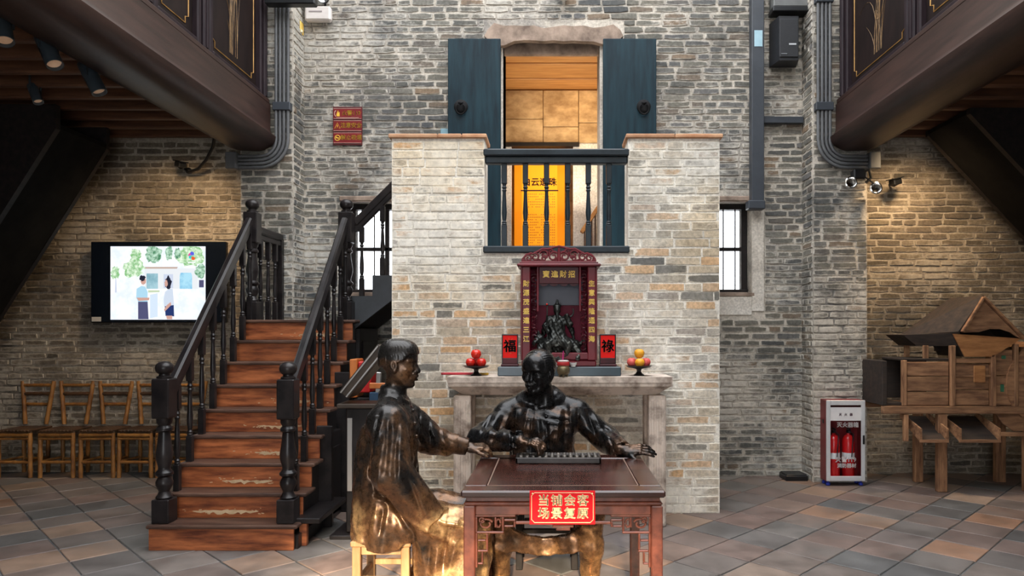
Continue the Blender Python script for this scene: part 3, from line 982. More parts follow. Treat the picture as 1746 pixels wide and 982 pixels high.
# ------------------------------------------------------------------ track spotlights under the left loft, cameras and lamps
steel = pmat('spot_body', (.040, .055, .070), (.075, .095, .11), .35, metal=.4, scale=5)
t = thing('light_track', 'dark lighting track fixed along the left beam underside', 'light track', (-3.36, 4.6, 3.575))
MB().lim(-.018, .018, -1.6, .75, .0, .04, .004).build('rail', M['black_metal'], t)
for k in range(4): MB().lim(-.012, .012, -1.4 + k * .65, -1.36 + k * .65, .04, .225).build('hanger', M['black_metal'], t)
def spotlight(label, pos, aim, hang, l=.24, r=.052, watts=18, col=(1, .72, .42)):
    t = thing('track_spotlight', label, 'spotlight', pos, 0, 'track spotlights under the left loft')
    d = (Vector(aim) - Vector(pos)).normalized()
    rot = d.to_track_quat('Z', 'Y').to_euler()
    can = MB().lathe([(r * .92, -l / 2), (r, -l / 2 + .01), (r, l / 2), (r * .9, l / 2), (r * .88, l / 2 - .03), (.004, l / 2 - .032)], (0, 0, 0), 20).build('canister', steel, t, 35)
    can.rotation_euler = rot
    ln = MB().lathe([(r * .86, l / 2 - .026), (r * .80, l / 2 - .020), (.004, l / 2 - .018)], (0, 0, 0), 20).build('lens', pmat('spot_lens', (.50, .30, .18), (.75, .50, .33), .3, emit=.12) if 'spot_lens' not in bpy.data.materials else bpy.data.materials['spot_lens'], can, 35)
    br = MB()
    side = d.cross(Vector((0, 0, 1))).normalized()
    for sg in (-1, 1):
        br.bar(side * sg * (r + .006), side * sg * (r + .006) + Vector((0, 0, hang)), .005, .02)
    br.bar(side * -(r + .008) + Vector((0, 0, hang)), side * (r + .008) + Vector((0, 0, hang)), .02, .006)
    br.bar(Vector((0, 0, hang)), Vector((0, 0, hang + .06)), .03, .03)
    br.build('bracket', steel, t)
    if watts:
        li = bpy.data.lights.new('spot_lamp', 'SPOT'); li.energy = watts; li.color = col; li.spot_size = math.radians(80); li.spot_blend = .7; li.shadow_soft_size = .05
        lo = bpy.data.objects.new('spot_lamp', li); COL.objects.link(lo)
        lo.location = Vector(pos) + d * (l / 2 + .02)
        lo.rotation_euler = d.to_track_quat('-Z', 'Y').to_euler()
    return t
spotlight('large steel spotlight on the left track, second from the left edge', at(83, 87, 4.56), (-2.95, 4.42, 2.75), .125, watts=0)
spotlight('dark spotlight on the left track, closest to the beam', at(157, 133, 5.04), (-2.92, 5.06, 2.55), .125, watts=0)
spotlight('steel spotlight cut by the left edge of the picture', at(3, 45, 4.3), (-3.2, 4.15, 2.9), .155, watts=0)
s4 = spotlight('small black spotlight hung from the left loft joists in shadow', at(60, 160, 5.9), (-4.0, 5.78, 2.75), .20, .17, .04, watts=0)

camm = pmat('camera_black', (.008, .009, .011), None, .4)
def bullet_camera(label, pos, tip, anchor):
    t = thing('security_camera', label, 'camera', pos)
    MB().bar((0, 0, 0), tip, .075, .06, bev=.008).build('housing', camm, t)
    MB().bar((Vector(tip) * -.15) + Vector((0, 0, .036)), Vector(tip) * 1.25 + Vector((0, 0, .036)), .09, .012).build('hood', camm, t)
    MB().tube([(.0, 0, -.02), Vector(anchor) * .5 + Vector((0, 0, -.03)), anchor], .012, 6).build('arm', camm, t)
    return t
c1 = Vector(at(303, 280, 7.58))
bullet_camera('small black security camera on the left bay wall above the television', c1, (.10, -.08, -.03), (.0, YL - 7.58 - .004, -.0))
t = thing('loose_cable', 'thick black cable curving from the left loft down to the wall camera', 'cable', at(320, 292, 7.6))
p0 = Vector(at(320, 292, 7.6))
MB().tube([Vector(at(px, py, Y)) - p0 for px, py, Y in ((366, 232, 7.3), (363, 250, 7.4), (352, 272, 7.5), (338, 288, 7.58), (322, 293, 7.62), (316, 288, 7.66))], .017, 8).build('cable', camm, t, 60)
MB().ball((-.02, .06, .02), .035, 12, 8).build('plug', camm, t, 60)
c2 = Vector(at(1533, 309, 7.42))
bullet_camera('black security camera on the right bay wall under the beam', c2, (-.11, -.06, -.03), (-.02, YR - 7.42 - .004, .0))
t = thing('twin_floodlight', 'chrome twin emergency lamp below the right beam end', 'light', at(1463, 298, 7.0))
MB().box((0, 0, .0), (.12, .10, .10), bev=.012).build('body', camm, t)
MB().tube([(.05, 0, .02), (.11, 0, .05), (.13, 0, -.03), (.08, 0, -.08)], .014, 6).build('cable', camm, t, 60)
for dx, dz in ((-.085, -.085), (.165, -.14)):
    h = MB().lathe([(.03, .06), (.055, .0), (.062, -.04), (.052, -.045), (.04, -.02), (.004, -.01)], (dx, 0, dz), 16, 'y').build('lamp_head', chrome, t, 40)
    MB().tube([(dx, .0, dz + .05), (dx * .4, 0, -.02)], .009, 6).build('arm', camm, t)
t = thing('wall_lamp_box', 'beige box at the left edge under the loft joists', 'box', at(6, 215, 6.9))
MB().box((0, 0, 0), (.20, .12, .17), bev=.015).build('body', pmat('beige_box', (.20, .17, .13), (.26, .22, .17), .6), t)
MB().lim(-.03, .03, .05, .79, -.03, .03).build('bracket', M['black_metal'], t)
# warm lamps of the bays, hidden above the joists' edge like the spotlights
for nm, pos, e, aim in (('bay_lamp', (-3.72, 6.75, 3.56), 120, (-4.25, 7.7, 1.75)), ('bay_lamp', (3.55, 6.70, 3.56), 150, (4.05, 7.6, 1.75))):
    li = bpy.data.lights.new(nm, 'SPOT'); li.energy = e; li.color = (1, .70, .40); li.spot_size = math.radians(112); li.spot_blend = 1; li.shadow_soft_size = .12
    lo = bpy.data.objects.new(nm, li); COL.objects.link(lo); lo.location = pos
    lo.rotation_euler = (Vector(aim) - Vector(pos)).to_track_quat('-Z', 'Y').to_euler()

t = thing('wall_lamp', 'small white lamp at the top edge above the door lintel', 'lamp', at(961, -7, 7.36))
MB().lathe([(.02, .06), (.05, .05), (.075, .01), (.075, -.01), (.05, -.03), (.004, -.038)], (0, 0, 0), 16).build('shade', pmat('lamp_white', (.75, .75, .74), None, .4), t, 60)
MB().tube([(0, 0, .05), (0, .03, .10), (0, .085, .11)], .012, 6).build('arm', M['black_metal'], t, 60)

# ------------------------------------------------------------------ the staircase with its landing and upper flight
M['stair_wood'] = pmat('stair_wood', (.12, .028, .011), (.50, .155, .052), .42, scale=2.4, stretch=(1.2, 5, 9), detail=7, bmp=.12, coat=.2, rand=.35, rrange=.3)
M['tread_wood'] = pmat('tread_wood', (.040, .022, .017), (.13, .070, .048), .42, scale=3, stretch=(1, 6, 6), detail=6, bmp=.15, spec=.35, rand=.2)
M['worn_wood'] = pmat('worn_wood', (.50, .33, .18), (.66, .50, .32), .8, scale=12)
SX0, SX1 = -2.85, -1.835
RISE, RUN, Y1 = .184, .1805, 4.90
NS = 9
st = thing('staircase', 'worn brown wooden staircase with black turned balusters climbing to a landing', 'staircase', (-2.34, Y1, 0))
cx = -2.34
x0, x1 = SX0 - cx, SX1 - cx
for k in range(NS):
    y = k * RUN
    z = k * RISE
    xa, xb = (x0 - .01, x1 + .0) if k == 0 else (x0 + .02, x1)
    rs = MB().lim(xa, xb, y + .012, y + .034, z, z + RISE - .026, .003).build('riser', M['stair_wood'], st)
    d = RUN + .03 if k < NS - 1 else 1.05
    MB().lim(xa - .01, xb + .03, y - .010, y + d, z + RISE - .028, z + RISE, .007).build('tread', M['tread_wood'], st)
    if k in (1, 2, 3, 4, 5, 8):                        # kicked bare patches
        rr = random.Random(k + 40)
        w = (.24, .19, .12, .18, .14, .16)[(1, 2, 3, 4, 5, 8).index(k)]
        cxp = (-.06, .02, .12, .13, .17, .18)[(1, 2, 3, 4, 5, 8).index(k)]
        n = 16
        top = [(cxp - w + 2 * w * i / n, .052 + rr.uniform(-.006, .014) * (1 - abs(2 * i / n - 1))) for i in range(n + 1)]
        bot = [(cxp - w + 2 * w * i / n, .046 - rr.uniform(.002, .026) * (1 - abs(2 * i / n - 1) ** 3)) for i in range(n + 1)]
        o = MB().prism(bot + top[::-1], .0012, ((0, y + .0112, z), (1, 0, 0), (0, 0, 1), (0, 1, 0))).build('worn_patch', M['worn_wood'], rs)
        q = MB()
        for _ in range(26):
            a = rr.gauss(0, 1.0) * w
            q.box((max(x0 + .05, min(x1 - .05, cxp + a)), y + .0115, z + .048 + rr.uniform(-.02, .024)), (rr.uniform(.004, .022), .0012, rr.uniform(.002, .007)), rot=(0, rr.uniform(-.3, .3), 0))
        q.build('worn_flakes', M['worn_wood'], rs)['kind'] = 'stuff'
# stringers: black boards below the treads
poly = [(.03, 0), (NS * RUN + .0, 0), (NS * RUN + 0, (NS - 1) * RISE + .12)]
for k in range(NS - 1, 0, -1):
    poly += [(k * RUN + .034, k * RISE + RISE - .03), (k * RUN + .034, k * RISE - .03)]
poly += [(.034, RISE - .03)]
for x in (x0 + .025, x1 - .05):
    MB().prism(poly, .03, ((x, 0, 0), (0, 1, 0), (0, 0, 1), (1, 0, 0))).build('stringer', M['black_lacquer'], st)
# dark cupboard wall under the landing and a plinth ledge on the open side
q = MB().lim(x1 - .04, x1 + .085, .60, .645, 0, .80, .005).lim(x1 - .04, x1 + .085, 1.06, 1.10, 0, 1.20, .005)
q.lim(x1 - .02, x1 + .02, .05, 2.2, .0, .10, .004)
q.build('under_post', M['black_lacquer'], st)
MB().lim(x1 - .02, x1 + .16, .08, .74, .17, .21, .006).build('side_shelf', M['black_lacquer'], st)
MB().lim(x1 - .0, x1 + .055, .12, .16, .0, .17, .004).build('shelf_foot', M['stair_wood'], st)
q = MB()
for a, b_, h in ((.66, 1.05, .72), (1.11, 1.62, 1.12), (1.64, 2.30, 1.58)):
    q.lim(x1 - .03, x1 + .02, a, b_, .03, h, .006)
    q.lim(x1 + .02, x1 + .032, a + .06, b_ - .06, .12, h - .12, .006)
q.build('under_panel', M['black_lacquer'], st)
MB().lim(x0 + .02, x0 + .05, 1.66, 2.45, 1.38, 1.62, .004).build('landing_fascia', M['black_lacquer'], st)

def newel(name, h, x, y, z):
    s = .062
    q = MB()
    lb = .17 if h > 1.0 else .16
    ub = .285 if h > 1.0 else .26
    q.box((0, 0, lb / 2), (2 * s, 2 * s, lb), bev=.006)
    fz = .125                                       # finial
    top = h - fz
    q.box((0, 0, top - ub / 2), (2 * s, 2 * s, ub), bev=.008)
    L_ = top - ub - lb
    prof = [(.050, 0), (.058, .02), (.045, .05), (.036, .09), (.056, .17), (.058, .21), (.040, .27), (.060, .30), (.060, .325), (.042, .36), (.040, .39), (.056, .50), (.058, .56), (.047, .68), (.040, .78), (.038, .83), (.054, .85), (.054, .88), (.040, .91), (.052, .95), (.054, 1.0)]
    q.lathe([(r, lb + t * L_) for r, t in prof], (0, 0, 0), 18)
    o = q.build(name, M['black_lacquer'], st, 35, (x, y, z))
    f = MB().lathe([(.050, 0), (.052, .012), (.036, .022), (.036, .032), (.046, .038), (.058, .055), (.062, .075), (.056, .098), (.036, .116), (.010, .123)], (0, 0, top), 18)
    f.build('finial', M['black_lacquer'], o, 40)
    return o
NX0, NX1 = x0 + .062, x1 - .075
newel('newel_post', 1.155, NX0, .085, RISE)
newel('newel_post', 1.150, NX1 + .01, .085, RISE)
YN = (NS - 1) * RUN + .10
ZL = NS * RISE
newel('newel_post', 1.12, NX0, YN, ZL)
newel('newel_post', 1.12, NX1 - .005, YN, ZL)
bs = baluster_mesh(.80, .0225, .20, .18, name='baluster'); bs.materials.append(M['black_lacquer'])
def rail(a, b_):
    q = MB().bar(a, b_, .060, .075, bev=.014)
    d = (Vector(b_) - Vector(a)).normalized()
    q.bar(Vector(a) - Vector((0, 0, .065)), Vector(b_) - Vector((0, 0, .065)), .044, .05, bev=.006)
    q.build('handrail', M['black_lacquer'], st)
for nx in (NX0, NX1):
    za, zb = RISE + .93, ZL + .92
    rail((nx, .14, za), (nx, YN - .055, zb))
    for k in range(1, NS):
        y = k * RUN + .075
        if k == NS - 1: y -= .03
        z0 = (k + 1) * RISE if k < NS else ZL
        zr = za + (y - .14) / (YN - .055 - .14) * (zb - za) - .085
        o = link_mesh('baluster', bs, None, st, (nx, y, z0), (0, 0, 0), (1, 1, (zr - z0) / .80))
# landing rail on the left, running back to the wall
rail((NX0, YN + .06, ZL + .85), (NX0, 2.22, ZL + .85))
for y in (1.72, 1.90, 2.07): link_mesh('baluster', bs, None, st, (NX0, y, ZL), (0, 0, 0), (1, 1, .765 / .80))
MB().box((NX0, 2.20, ZL + .42), (.06, .06, .84), bev=.006).build('half_post', M['black_lacquer'], st)
# the upper flight to the right, a closed dark stringer with stepped top
uy0, uy1 = 1.60, 2.42
ux = x1 - .10
tops = [(0, .215), (.245, .42), (.49, .60)]
poly = [(0.03, -.12), (.03, .225), (.245, .225), (.245, .42), (.47, .42), (.47, .61), (.86, .61), (.86, .52)]
blue_str = pmat('stringer_paint', (.028, .032, .038), (.045, .052, .060), .45, scale=4)
MB().prism(poly, .035, ((ux, uy0, ZL), (1, 0, 0), (0, 0, 1), (0, 1, 0))).build('upper_stringer', blue_str, st)
MB().prism(poly, .035, ((ux, uy1, ZL), (1, 0, 0), (0, 0, 1), (0, 1, 0))).build('upper_stringer', blue_str, st)
for (x, z) in tops:
    MB().lim(ux + x + .03, ux + x + .28, uy0 + .036, uy1 - .001, ZL + z - .04, ZL + z - .006, .004).build('upper_tread', M['tread_wood'], st)
    MB().lim(ux + x + .045, ux + x + .065, uy0 + .036, uy1 - .001, ZL + z - .20, ZL + z - .04, .003).build('upper_riser', M['stair_wood'], st)
q = MB().prism([(.03, -.12), (.86, .52), (.86, .545), (.03, -.095)], uy1 - uy0 - .036, ((ux, uy0 + .0355, ZL), (1, 0, 0), (0, 0, 1), (0, 1, 0))).build('upper_soffit', M['dark_wood'], st)
rail((NX1 + .05, YN + .08, ZL + .90), (NX1 + .47, YN + .08, ZL + 1.32))
for x, z0 in ((ux + .14, .225), (ux + .335, .42)):
    zr = ZL + .90 + (x - NX1 - .05) - .09
    link_mesh('baluster', bs, None, st, (x, YN + .08, ZL + z0), (0, 0, 0), (1, 1, (zr - ZL - z0) / .80))

# ------------------------------------------------------------------ bamboo chairs along the left bay wall
M['bamboo'] = pmat('bamboo', (.15, .058, .016), (.40, .185, .050), .42, scale=5, stretch=(2, 2, 1), rand=.4, spec=.4)
M['bamboo_dark'] = pmat('bamboo_dark', (.030, .018, .012), (.10, .048, .022), .45, scale=6, rand=.3)
def bamboo(mb, a, b_, r=.015, knots=3):
    a, b_ = Vector(a), Vector(b_)
    pts, rad = [], []
    n = knots * 4
    for i in range(n + 1):
        pts.append(a.lerp(b_, i / n)); rad.append(r * (1.45 if i % 4 == 2 else 1.22))
    mb.tube(pts, rad, 8)
    return mb
def chair():
    t = thing('bamboo_chair', 'x', 'chair')
    w, d = .172, .15
    for sx in (-1, 1):
        bamboo(MB(), (sx * w, -d, 0), (sx * w * .98, -d, .475), .0175).build('leg', M['bamboo'], t, 50)
        bamboo(MB(), (sx * .135, d, 0), (sx * .135, d, .47), .016).build('leg', M['bamboo'], t, 50)
        bamboo(MB(), (sx * (w - .055), d - .005, .53), (sx * (w + .004), d + .035, 1.0), .0175, 4).build('back_post', M['bamboo'], t, 50)
        bamboo(MB(), (sx * w, -d, .17), (sx * .135, d, .17), .011).build('stretcher', M['bamboo'], t, 50)
    for z, m_, r in ((.955, 'bamboo', .014), (.86, 'bamboo_dark', .016), (.745, 'bamboo', .014)):
        bamboo(MB(), (-w + .02, d + .028, z), (w - .02, d + .028, z), r, 4).build('back_rail', M[m_], t, 50)
    bamboo(MB(), (-w, -d - .012, .452), (w, -d - .012, .452), .0155).build('seat_rail', M['bamboo'], t, 50)
    bamboo(MB(), (-w, -d - .012, .415), (w, -d - .012, .415), .011).build('seat_rail', M['bamboo'], t, 50)
    bamboo(MB(), (-w, -d, .165), (w, -d, .165), .013).build('stretcher', M['bamboo'], t, 50)
    bamboo(MB(), (-.135, d, .15), (.135, d, .15), .011).build('stretcher', M['bamboo'], t, 50)
    q = MB()
    for k in range(9):
        q.box((-w + .02 + k * (2 * w - .04) / 8, -.0, .498), (.038, 2 * d + .05, .02), bev=.007)
    q.box((0, -d + .0, .480), (2 * w + .03, .03, .022), bev=.005).box((0, d, .480), (2 * w + .03, .03, .022), bev=.005)
    q.build('seat', M['bamboo_dark'], t)
    return t
c0 = chair()
xs = [(-2, 'cut by the left edge of the picture'), (64, 'second in the row from the left edge'), (130, 'third from the left edge, dark middle back rail'), (196, 'fourth from the left edge'), (262, 'behind the lower left stair post'), (328, 'furthest right, seen between the stair balusters')]
xs = [(27 - 2, 'leftmost of the row'), (96, 'second of the row'), (165, 'third of the row'), (231, 'fourth, left of the stair post'), (296, 'fifth, behind the stair balusters'), (-44, '')]
for i, (px, tx) in enumerate(xs[:5]):
    c = c0 if i == 0 else copy_tree(c0)
    c.location = ((px - VX) * 7.36 / F, 7.51, 0)
    c.rotation_euler = (0, 0, R.uniform(-.03, .03))
    c['label'] = 'brown bamboo chair at the left bay wall, ' + tx
    c['group'] = 'bamboo chairs along the wall'

# ------------------------------------------------------------------ television
t = thing('television', 'black wall television showing two people talking in a bright courtyard', 'television', (0, 0, 0))
tc = Vector(at(270, 481, 7.56)); t.location = tc
px = 7.56 / F
hw, hh = 115.5 * px, 69 * px
MB().lim(-hw, hw, .0, .05, -hh, hh, .006).build('housing', pmat('tv_black', (.004, .007, .014), (.006, .010, .018), .18), t)
MB().lim(-hw * .5, hw * .5, .05, YL - 7.56 + .006, -hh * .4, hh * .4).build('wall_mount', M['black_metal'], t)
def em(name, c, e=1.0):
    m, nt, b = node_mat(name)
    b.inputs['Base Color'].default_value = (0, 0, 0, 1); b.inputs['Roughness'].default_value = .3
    b.inputs['Emission Color'].default_value = (*c, 1); b.inputs['Emission Strength'].default_value = e
    return m
def em2(name, c1, c2, sc):
    m, nt, b = node_mat(name)
    tc_ = N(nt, 'ShaderNodeTexCoord')
    rp = ramp(nt, [(.40, c1), (.60, c2)])
    nt.links.new(noise(nt, tc_.outputs['Object'], sc, 6, .7), rp.inputs[0])
    b.inputs['Base Color'].default_value = (0, 0, 0, 1)
    nt.links.new(rp.outputs[0], b.inputs['Emission Color']); b.inputs['Emission Strength'].default_value = 1
    return m
sx0, sx1, sz0, sz1 = -81.5 * px, 80.5 * px, -64 * px, 61 * px
scr = MB().lim(sx0, sx1, -.0015, 0, sz0, sz1).build('screen_picture', em2('screen_ground', (.80, .88, 1.0), (1.0, 1.0, 1.0), 5), t)
def P(u, v): return (sx0 + (sx1 - sx0) * u, sz0 + (sz1 - sz0) * (1 - v))        # u, v from the picture's upper left
lay = [0]
def patch(name, pts, m):
    lay[0] += 1
    MB().prism([P(*p) for p in pts], .0004, ((0, -.0016 - .0004 * lay[0], 0), (1, 0, 0), (0, 0, 1), (0, 1, 0))).build(name, m, scr)
def blob(name, cu, cv, ru, rv, m, seed, n=22):
    rr = random.Random(seed)
    patch(name, [(min(.998, max(.002, cu + ru * rr.uniform(.72, 1.15) * math.cos(a))), min(.998, max(.002, cv + rv * rr.uniform(.72, 1.15) * math.sin(a)))) for a in np.linspace(0, 2 * math.pi, n + 1)[:-1]], m)
e_sky = em('screen_sky', (.93, .98, 1.0)); e_tree = em2('screen_tree', (.05, .22, .10), (.55, .78, .62), 26); e_tree2 = em2('screen_tree_pale', (.22, .50, .20), (.80, .95, .75), 22)
e_wall = em('screen_house', (.80, .83, .86)); e_teal = em2('screen_shutter', (.22, .42, .50), (.38, .60, .68), 6); e_blue = em2('screen_door', (.16, .46, .72), (.42, .74, .90), 5)
e_hair = em('screen_hair', (.02, .022, .04)); e_skin = em('screen_skin', (.62, .36, .30)); e_shirt = em('screen_shirt', (.42, .68, .84)); e_navy = em('screen_trousers', (.085, .085, .18)); e_white = em('screen_blouse', (.62, .70, .82)); e_skirt = em('screen_skirt', (.02, .04, .15)); e_roof = em('screen_roof', (.55, .42, .36)); e_lav = em('screen_shade', (.60, .66, .80))
patch('screen_house', [(.36, .30), (.92, .30), (.92, .58), (.36, .58)], e_wall)
patch('screen_roof', [(.35, .28), (.71, .28), (.70, .305), (.36, .305)], e_roof)
patch('screen_shutter', [(.38, .37), (.50, .37), (.50, .58), (.38, .58)], e_teal)
patch('screen_shutter', [(.56, .38), (.66, .38), (.66, .57), (.56, .57)], e_lav)
patch('screen_door', [(.73, .40), (.74, .36), (.85, .36), (.86, .40), (.86, .58), (.73, .58)], e_blue)
blob('screen_tree', .05, .36, .05, .10, e_tree2, 1); blob('screen_tree', .24, .30, .12, .13, e_tree2, 2); blob('screen_tree', .27, .12, .06, .10, e_tree2, 12)
blob('screen_tree', .46, .11, .09, .13, e_tree, 3); blob('screen_tree', .62, .09, .04, .11, e_tree, 4); blob('screen_tree', .84, .14, .15, .15, e_tree2, 5); blob('screen_tree', .95, .34, .06, .10, e_tree, 6); blob('screen_tree', .71, .10, .04, .08, e_tree, 16)
patch('screen_trunk', [(.055, .44), (.065, .44), (.07, .63), (.05, .63)], e_lav)
patch('screen_sign', [(.935, .46), (.985, .46), (.985, .56), (.935, .56)], e_navy)
patch('screen_lawn', [(.40, .60), (.52, .60), (.52, .625), (.40, .63)], em('screen_lawn', (.55, .66, .45)))
patch('screen_reflection', [(.42, .66), (.50, .64), (.50, .96), (.42, .98)], em('screen_wet', (.66, .78, .92)))
# the two people in the film
patch('screen_trousers', [(.295, .75), (.395, .75), (.405, .995), (.295, .995)], e_navy)
patch('screen_shirt', [(.28, .58), (.33, .54), (.37, .55), (.395, .62), (.395, .755), (.295, .755), (.275, .70)], e_shirt)
patch('screen_arm', [(.28, .70), (.36, .70), (.415, .70), (.41, .735), (.30, .745)], e_skin)
blob('screen_face', .352, .475, .028, .055, e_skin, 7); blob('screen_hair', .34, .435, .036, .042, e_hair, 8)
patch('screen_skirt', [(.575, .80), (.67, .79), (.675, .955), (.585, .95)], e_skirt)
patch('screen_leg', [(.59, .945), (.655, .945), (.655, .995), (.60, .995)], e_skin)
patch('screen_blouse', [(.58, .62), (.62, .58), (.66, .58), (.675, .80), (.57, .82), (.565, .72)], e_white)
patch('screen_arm', [(.57, .86), (.60, .80), (.64, .76), (.645, .80), (.60, .86), (.575, .89)], e_skin)
blob('screen_hair', .613, .50, .038, .095, e_hair, 9); blob('screen_face', .592, .505, .018, .05, e_skin, 10)
for (u, v, c) in ((.845, .12, (.75, .08, .35)), (.865, .10, (.10, .12, .75)), (.85, .15, (.05, .6, .62)), (.875, .165, (.85, .12, .03))):
    blob('screen_logo', u, v, .022, .028, em('screen_logo', c), int(u * 1000), 12)
patch('screen_caption', [(.82, .215), (.90, .215), (.90, .23), (.82, .23)], e_sky)
MB().lim(-hw + .012, -hw + .115, -.003, .0, -hh + .012, -hh + .062).build('price_label', pmat('label_grey', (.52, .50, .46), None, .6), t)

# ------------------------------------------------------------------ things under the upper flight
t = thing('lectern_sign', 'dark slanted information stand on a black post behind the seated man', 'sign', (-1.465, 5.35, 0))
lp = pmat('lectern_wood', (.030, .022, .017), (.055, .040, .030), .5, scale=6, spec=.3)
alu = pmat('aluminium', (.50, .49, .48), None, .3, metal=.8)
MB().lim(-.10, .10, -.10, .10, .03, .97, .008).build('post', M['black_lacquer'], t)
MB().lim(-.20, .20, -.18, .18, .0, .03, .005).build('foot', M['black_lacquer'], t)
MB().box((-.07, -.103, .62), (.035, .006, .55)).build('edge_strip', alu, t)
MB().lim(-.16, .16, -.14, .14, .971, 1.005, .006).build('collar', lp, t)
MB().bar((-.11, 0, 1.07), (.18, 0, 1.43), .085, .26, (0, 1, 0), .006).build('slanted_top', lp, t)
q = MB()
MB().bar((-.130, -.133, 1.09), (.15, -.133, 1.44), .010, .008, (0, 1, 0)).build('edge_strip', alu, t)
MB().bar((-.088, -.133, 1.058), (.20, -.133, 1.415), .010, .008, (0, 1, 0)).build('edge_strip', alu, t)
t = thing('red_lantern_box', 'red box with an orange wooden edge in the dark under the upper flight', 'box', (-1.595, 6.1, 0))
MB().lim(-.09, .02, -.1, .1, 1.02, 1.29, .01).build('box', pmat('red_paint', (.45, .008, .010), (.60, .015, .015), .4), t)
MB().lim(-.16, -.095, -.11, .1, .98, 1.31, .006).build('edge_board', pmat('orange_wood', (.50, .14, .03), (.62, .20, .05), .4, scale=4, stretch=(6, 6, 1)), t)
MB().lim(-.14, .15, -.09, .09, .0, .979, .01).build('pedestal', M['black_lacquer'], t)
t = thing('folding_rack', 'orange and blue folding rack in the shadow behind the seated man', 'rack', (-1.47, 5.95, 0))
MB().bar((-.08, 0, .0), (-.02, 0, 1.20), .03, .04, bev=.004).build('frame_bar', alu, t)
MB().bar((.08, 0, .0), (.10, 0, 1.30), .04, .04, bev=.004).build('frame_bar', lp, t)
MB().lim(-.10, .14, -.02, .02, 1.06, 1.11, .006).build('shelf', bpy.data.materials['orange_wood'], t)
MB().lim(-.10, .12, -.02, .02, .86, .92, .006).build('shelf', bpy.data.materials['orange_wood'], t)
MB().lim(-.10, .12, -.02, .02, .95, 1.03, .006).build('blue_band', pmat('blue_cloth', (.02, .05, .10), (.03, .08, .15), .7), t)

# ------------------------------------------------------------------ stone altar table against the pier
AY = 5.45
t = thing('altar_table', 'pale carved stone altar table standing against the brick pier', 'table', (.053, 5.68, 0))
ax0, ax1, az = -.885, .885, 1.192
q = MB()
for z0, z1, i0, i1 in ((az - .045, az, 0, 0), (az - .075, az - .046, .008, .004), (az - .15, az - .076, .115, .012)):
    lo = [(ax0 + i0, -.23 + i0, z0), (ax1 - i0, -.23 + i0, z0), (ax1 - i0, .228, z0), (ax0 + i0, .228, z0)]
    hi = [(ax0 + i1, -.23 + i1, z1), (ax1 - i1, -.23 + i1, z1), (ax1 - i1, .228, z1), (ax0 + i1, .228, z1)]
    q.hull(lo + hi)
q.build('stone_top', M['altar_stone'], t)
for sx in (-1, 1):
    for y in (-.115, .155):
        g = MB()
        g.lim(sx * .775 - .068, sx * .775 + .068, y - .06, y + .06, .0, az - .151, .01)
        for k in (-.04, 0, .04): g.lim(sx * .775 + k - .010, sx * .775 + k + .010, y - .068, y - .058, .03, az - .19, .003)
        g.build('leg', M['altar_stone'], t)
AZ = az + .0005
teal = pmat('teal_box', (.010, .028, .042), (.016, .042, .058), .35, scale=5, coat=.2)
t = thing('shrine_plinth', 'long dark teal plinth box on the stone altar under the red shrine', 'plinth', (.05, 5.68, AZ))
MB().lim(-.492, .492, -.140, .17, 0, .075, .006).build('box', teal, t)
PZ = AZ + .0755
# ---- the red shrine
red = pmat('shrine_red', (.085, .003, .008), (.16, .006, .014), .38, scale=4, spec=.35)
redd = pmat('shrine_dark_red', (.030, .002, .005), (.07, .004, .009), .42, scale=4, spec=.3)
goldt = pmat('gold_letter', (.78, .50, .09), None, .4, metal=.2)
S = thing('shrine', 'red lacquer wall shrine with gold couplets and a pierced carved crest', 'shrine', (.047, 5.70, PZ))
MB().lim(-.30, .30, -.13, .15, 0, .05, .008).build('base', red, S)
MB().lim(-.285, .285, -.135, -.12, .052, .115, .01).build('threshold', red, S)
MB().lim(-.30, .30, .135, .15, .05, .80, .002).build('back_panel', pmat('shrine_back', (.13, .003, .022), (.18, .005, .030), .5, scale=3, spec=.2), S)
MB().lim(-.20, .20, .120, .134, .50, .74, .002).build('back_board', pmat('shrine_back_blue', (.045, .050, .085), (.07, .075, .12), .4, scale=3), S)
for sx in (-1, 1):
    f = MB().lim(sx * .262 - .033, sx * .262 + .033, -.14, -.105, .05, .80, .006).build('couplet_board', red, S)
    text('couplet', '財源茂盛達三江' if sx < 0 else '生意興隆通四海', .052, goldt, f, (sx * .262, -.1408, .44), bold=.0016, spacing=1.42, vertical=True)
    MB().lim(sx * .30 - .008, sx * .30 + .008, -.12, .14, .05, .80, .004).build('side_wall', red, S)
    g = MB()                                                        # pierced carving beside the boards
    rr = random.Random(3)
    x0_, x1_ = sx * .225, sx * .175
    for k in range(24):
        z = .09 + k * .029
        a0 = rr.uniform(0, 6.28)
        g.tube([((x0_ + x1_) / 2 + .020 * math.cos(a0 + a), -.10 + .006 * math.sin(2 * a), z + .018 * math.sin(a0 + a)) for a in np.linspace(0, 4.4, 8)], .0062, 5)
    g.lim(min(x0_, x1_) - .003, max(x0_, x1_) + .003, -.092, -.086, .06, .80) if False else None
    g.build('side_carving', redd, S, 50)
    MB().lim(sx * .170 - .008, sx * .170 + .008, -.125, -.10, .44, .80, .004).build('inner_post', red, S)
MB().lim(-.335, .335, -.165, .155, .80, .825, .008).lim(-.315, .315, -.15, .15, .825, .838, .004).build('cornice', red, S)
lt = MB().lim(-.16, .16, -.12, -.10, .665, .80, .004).build('name_board', redd, S)
text('name', '寶進財招', .058, goldt, lt, (0, -.1208, .738), bold=.0016, spacing=1.18)
vals = [(-.16, .70)] + [(-.16 + .32 * i / 24, .665 - .020 * abs(math.sin(i * math.pi / 6))) for i in range(25)] + [(.16, .70)]
MB().prism(vals, .012, ((0, -.112, 0), (1, 0, 0), (0, 0, 1), (0, 1, 0))).build('valance', redd, S)
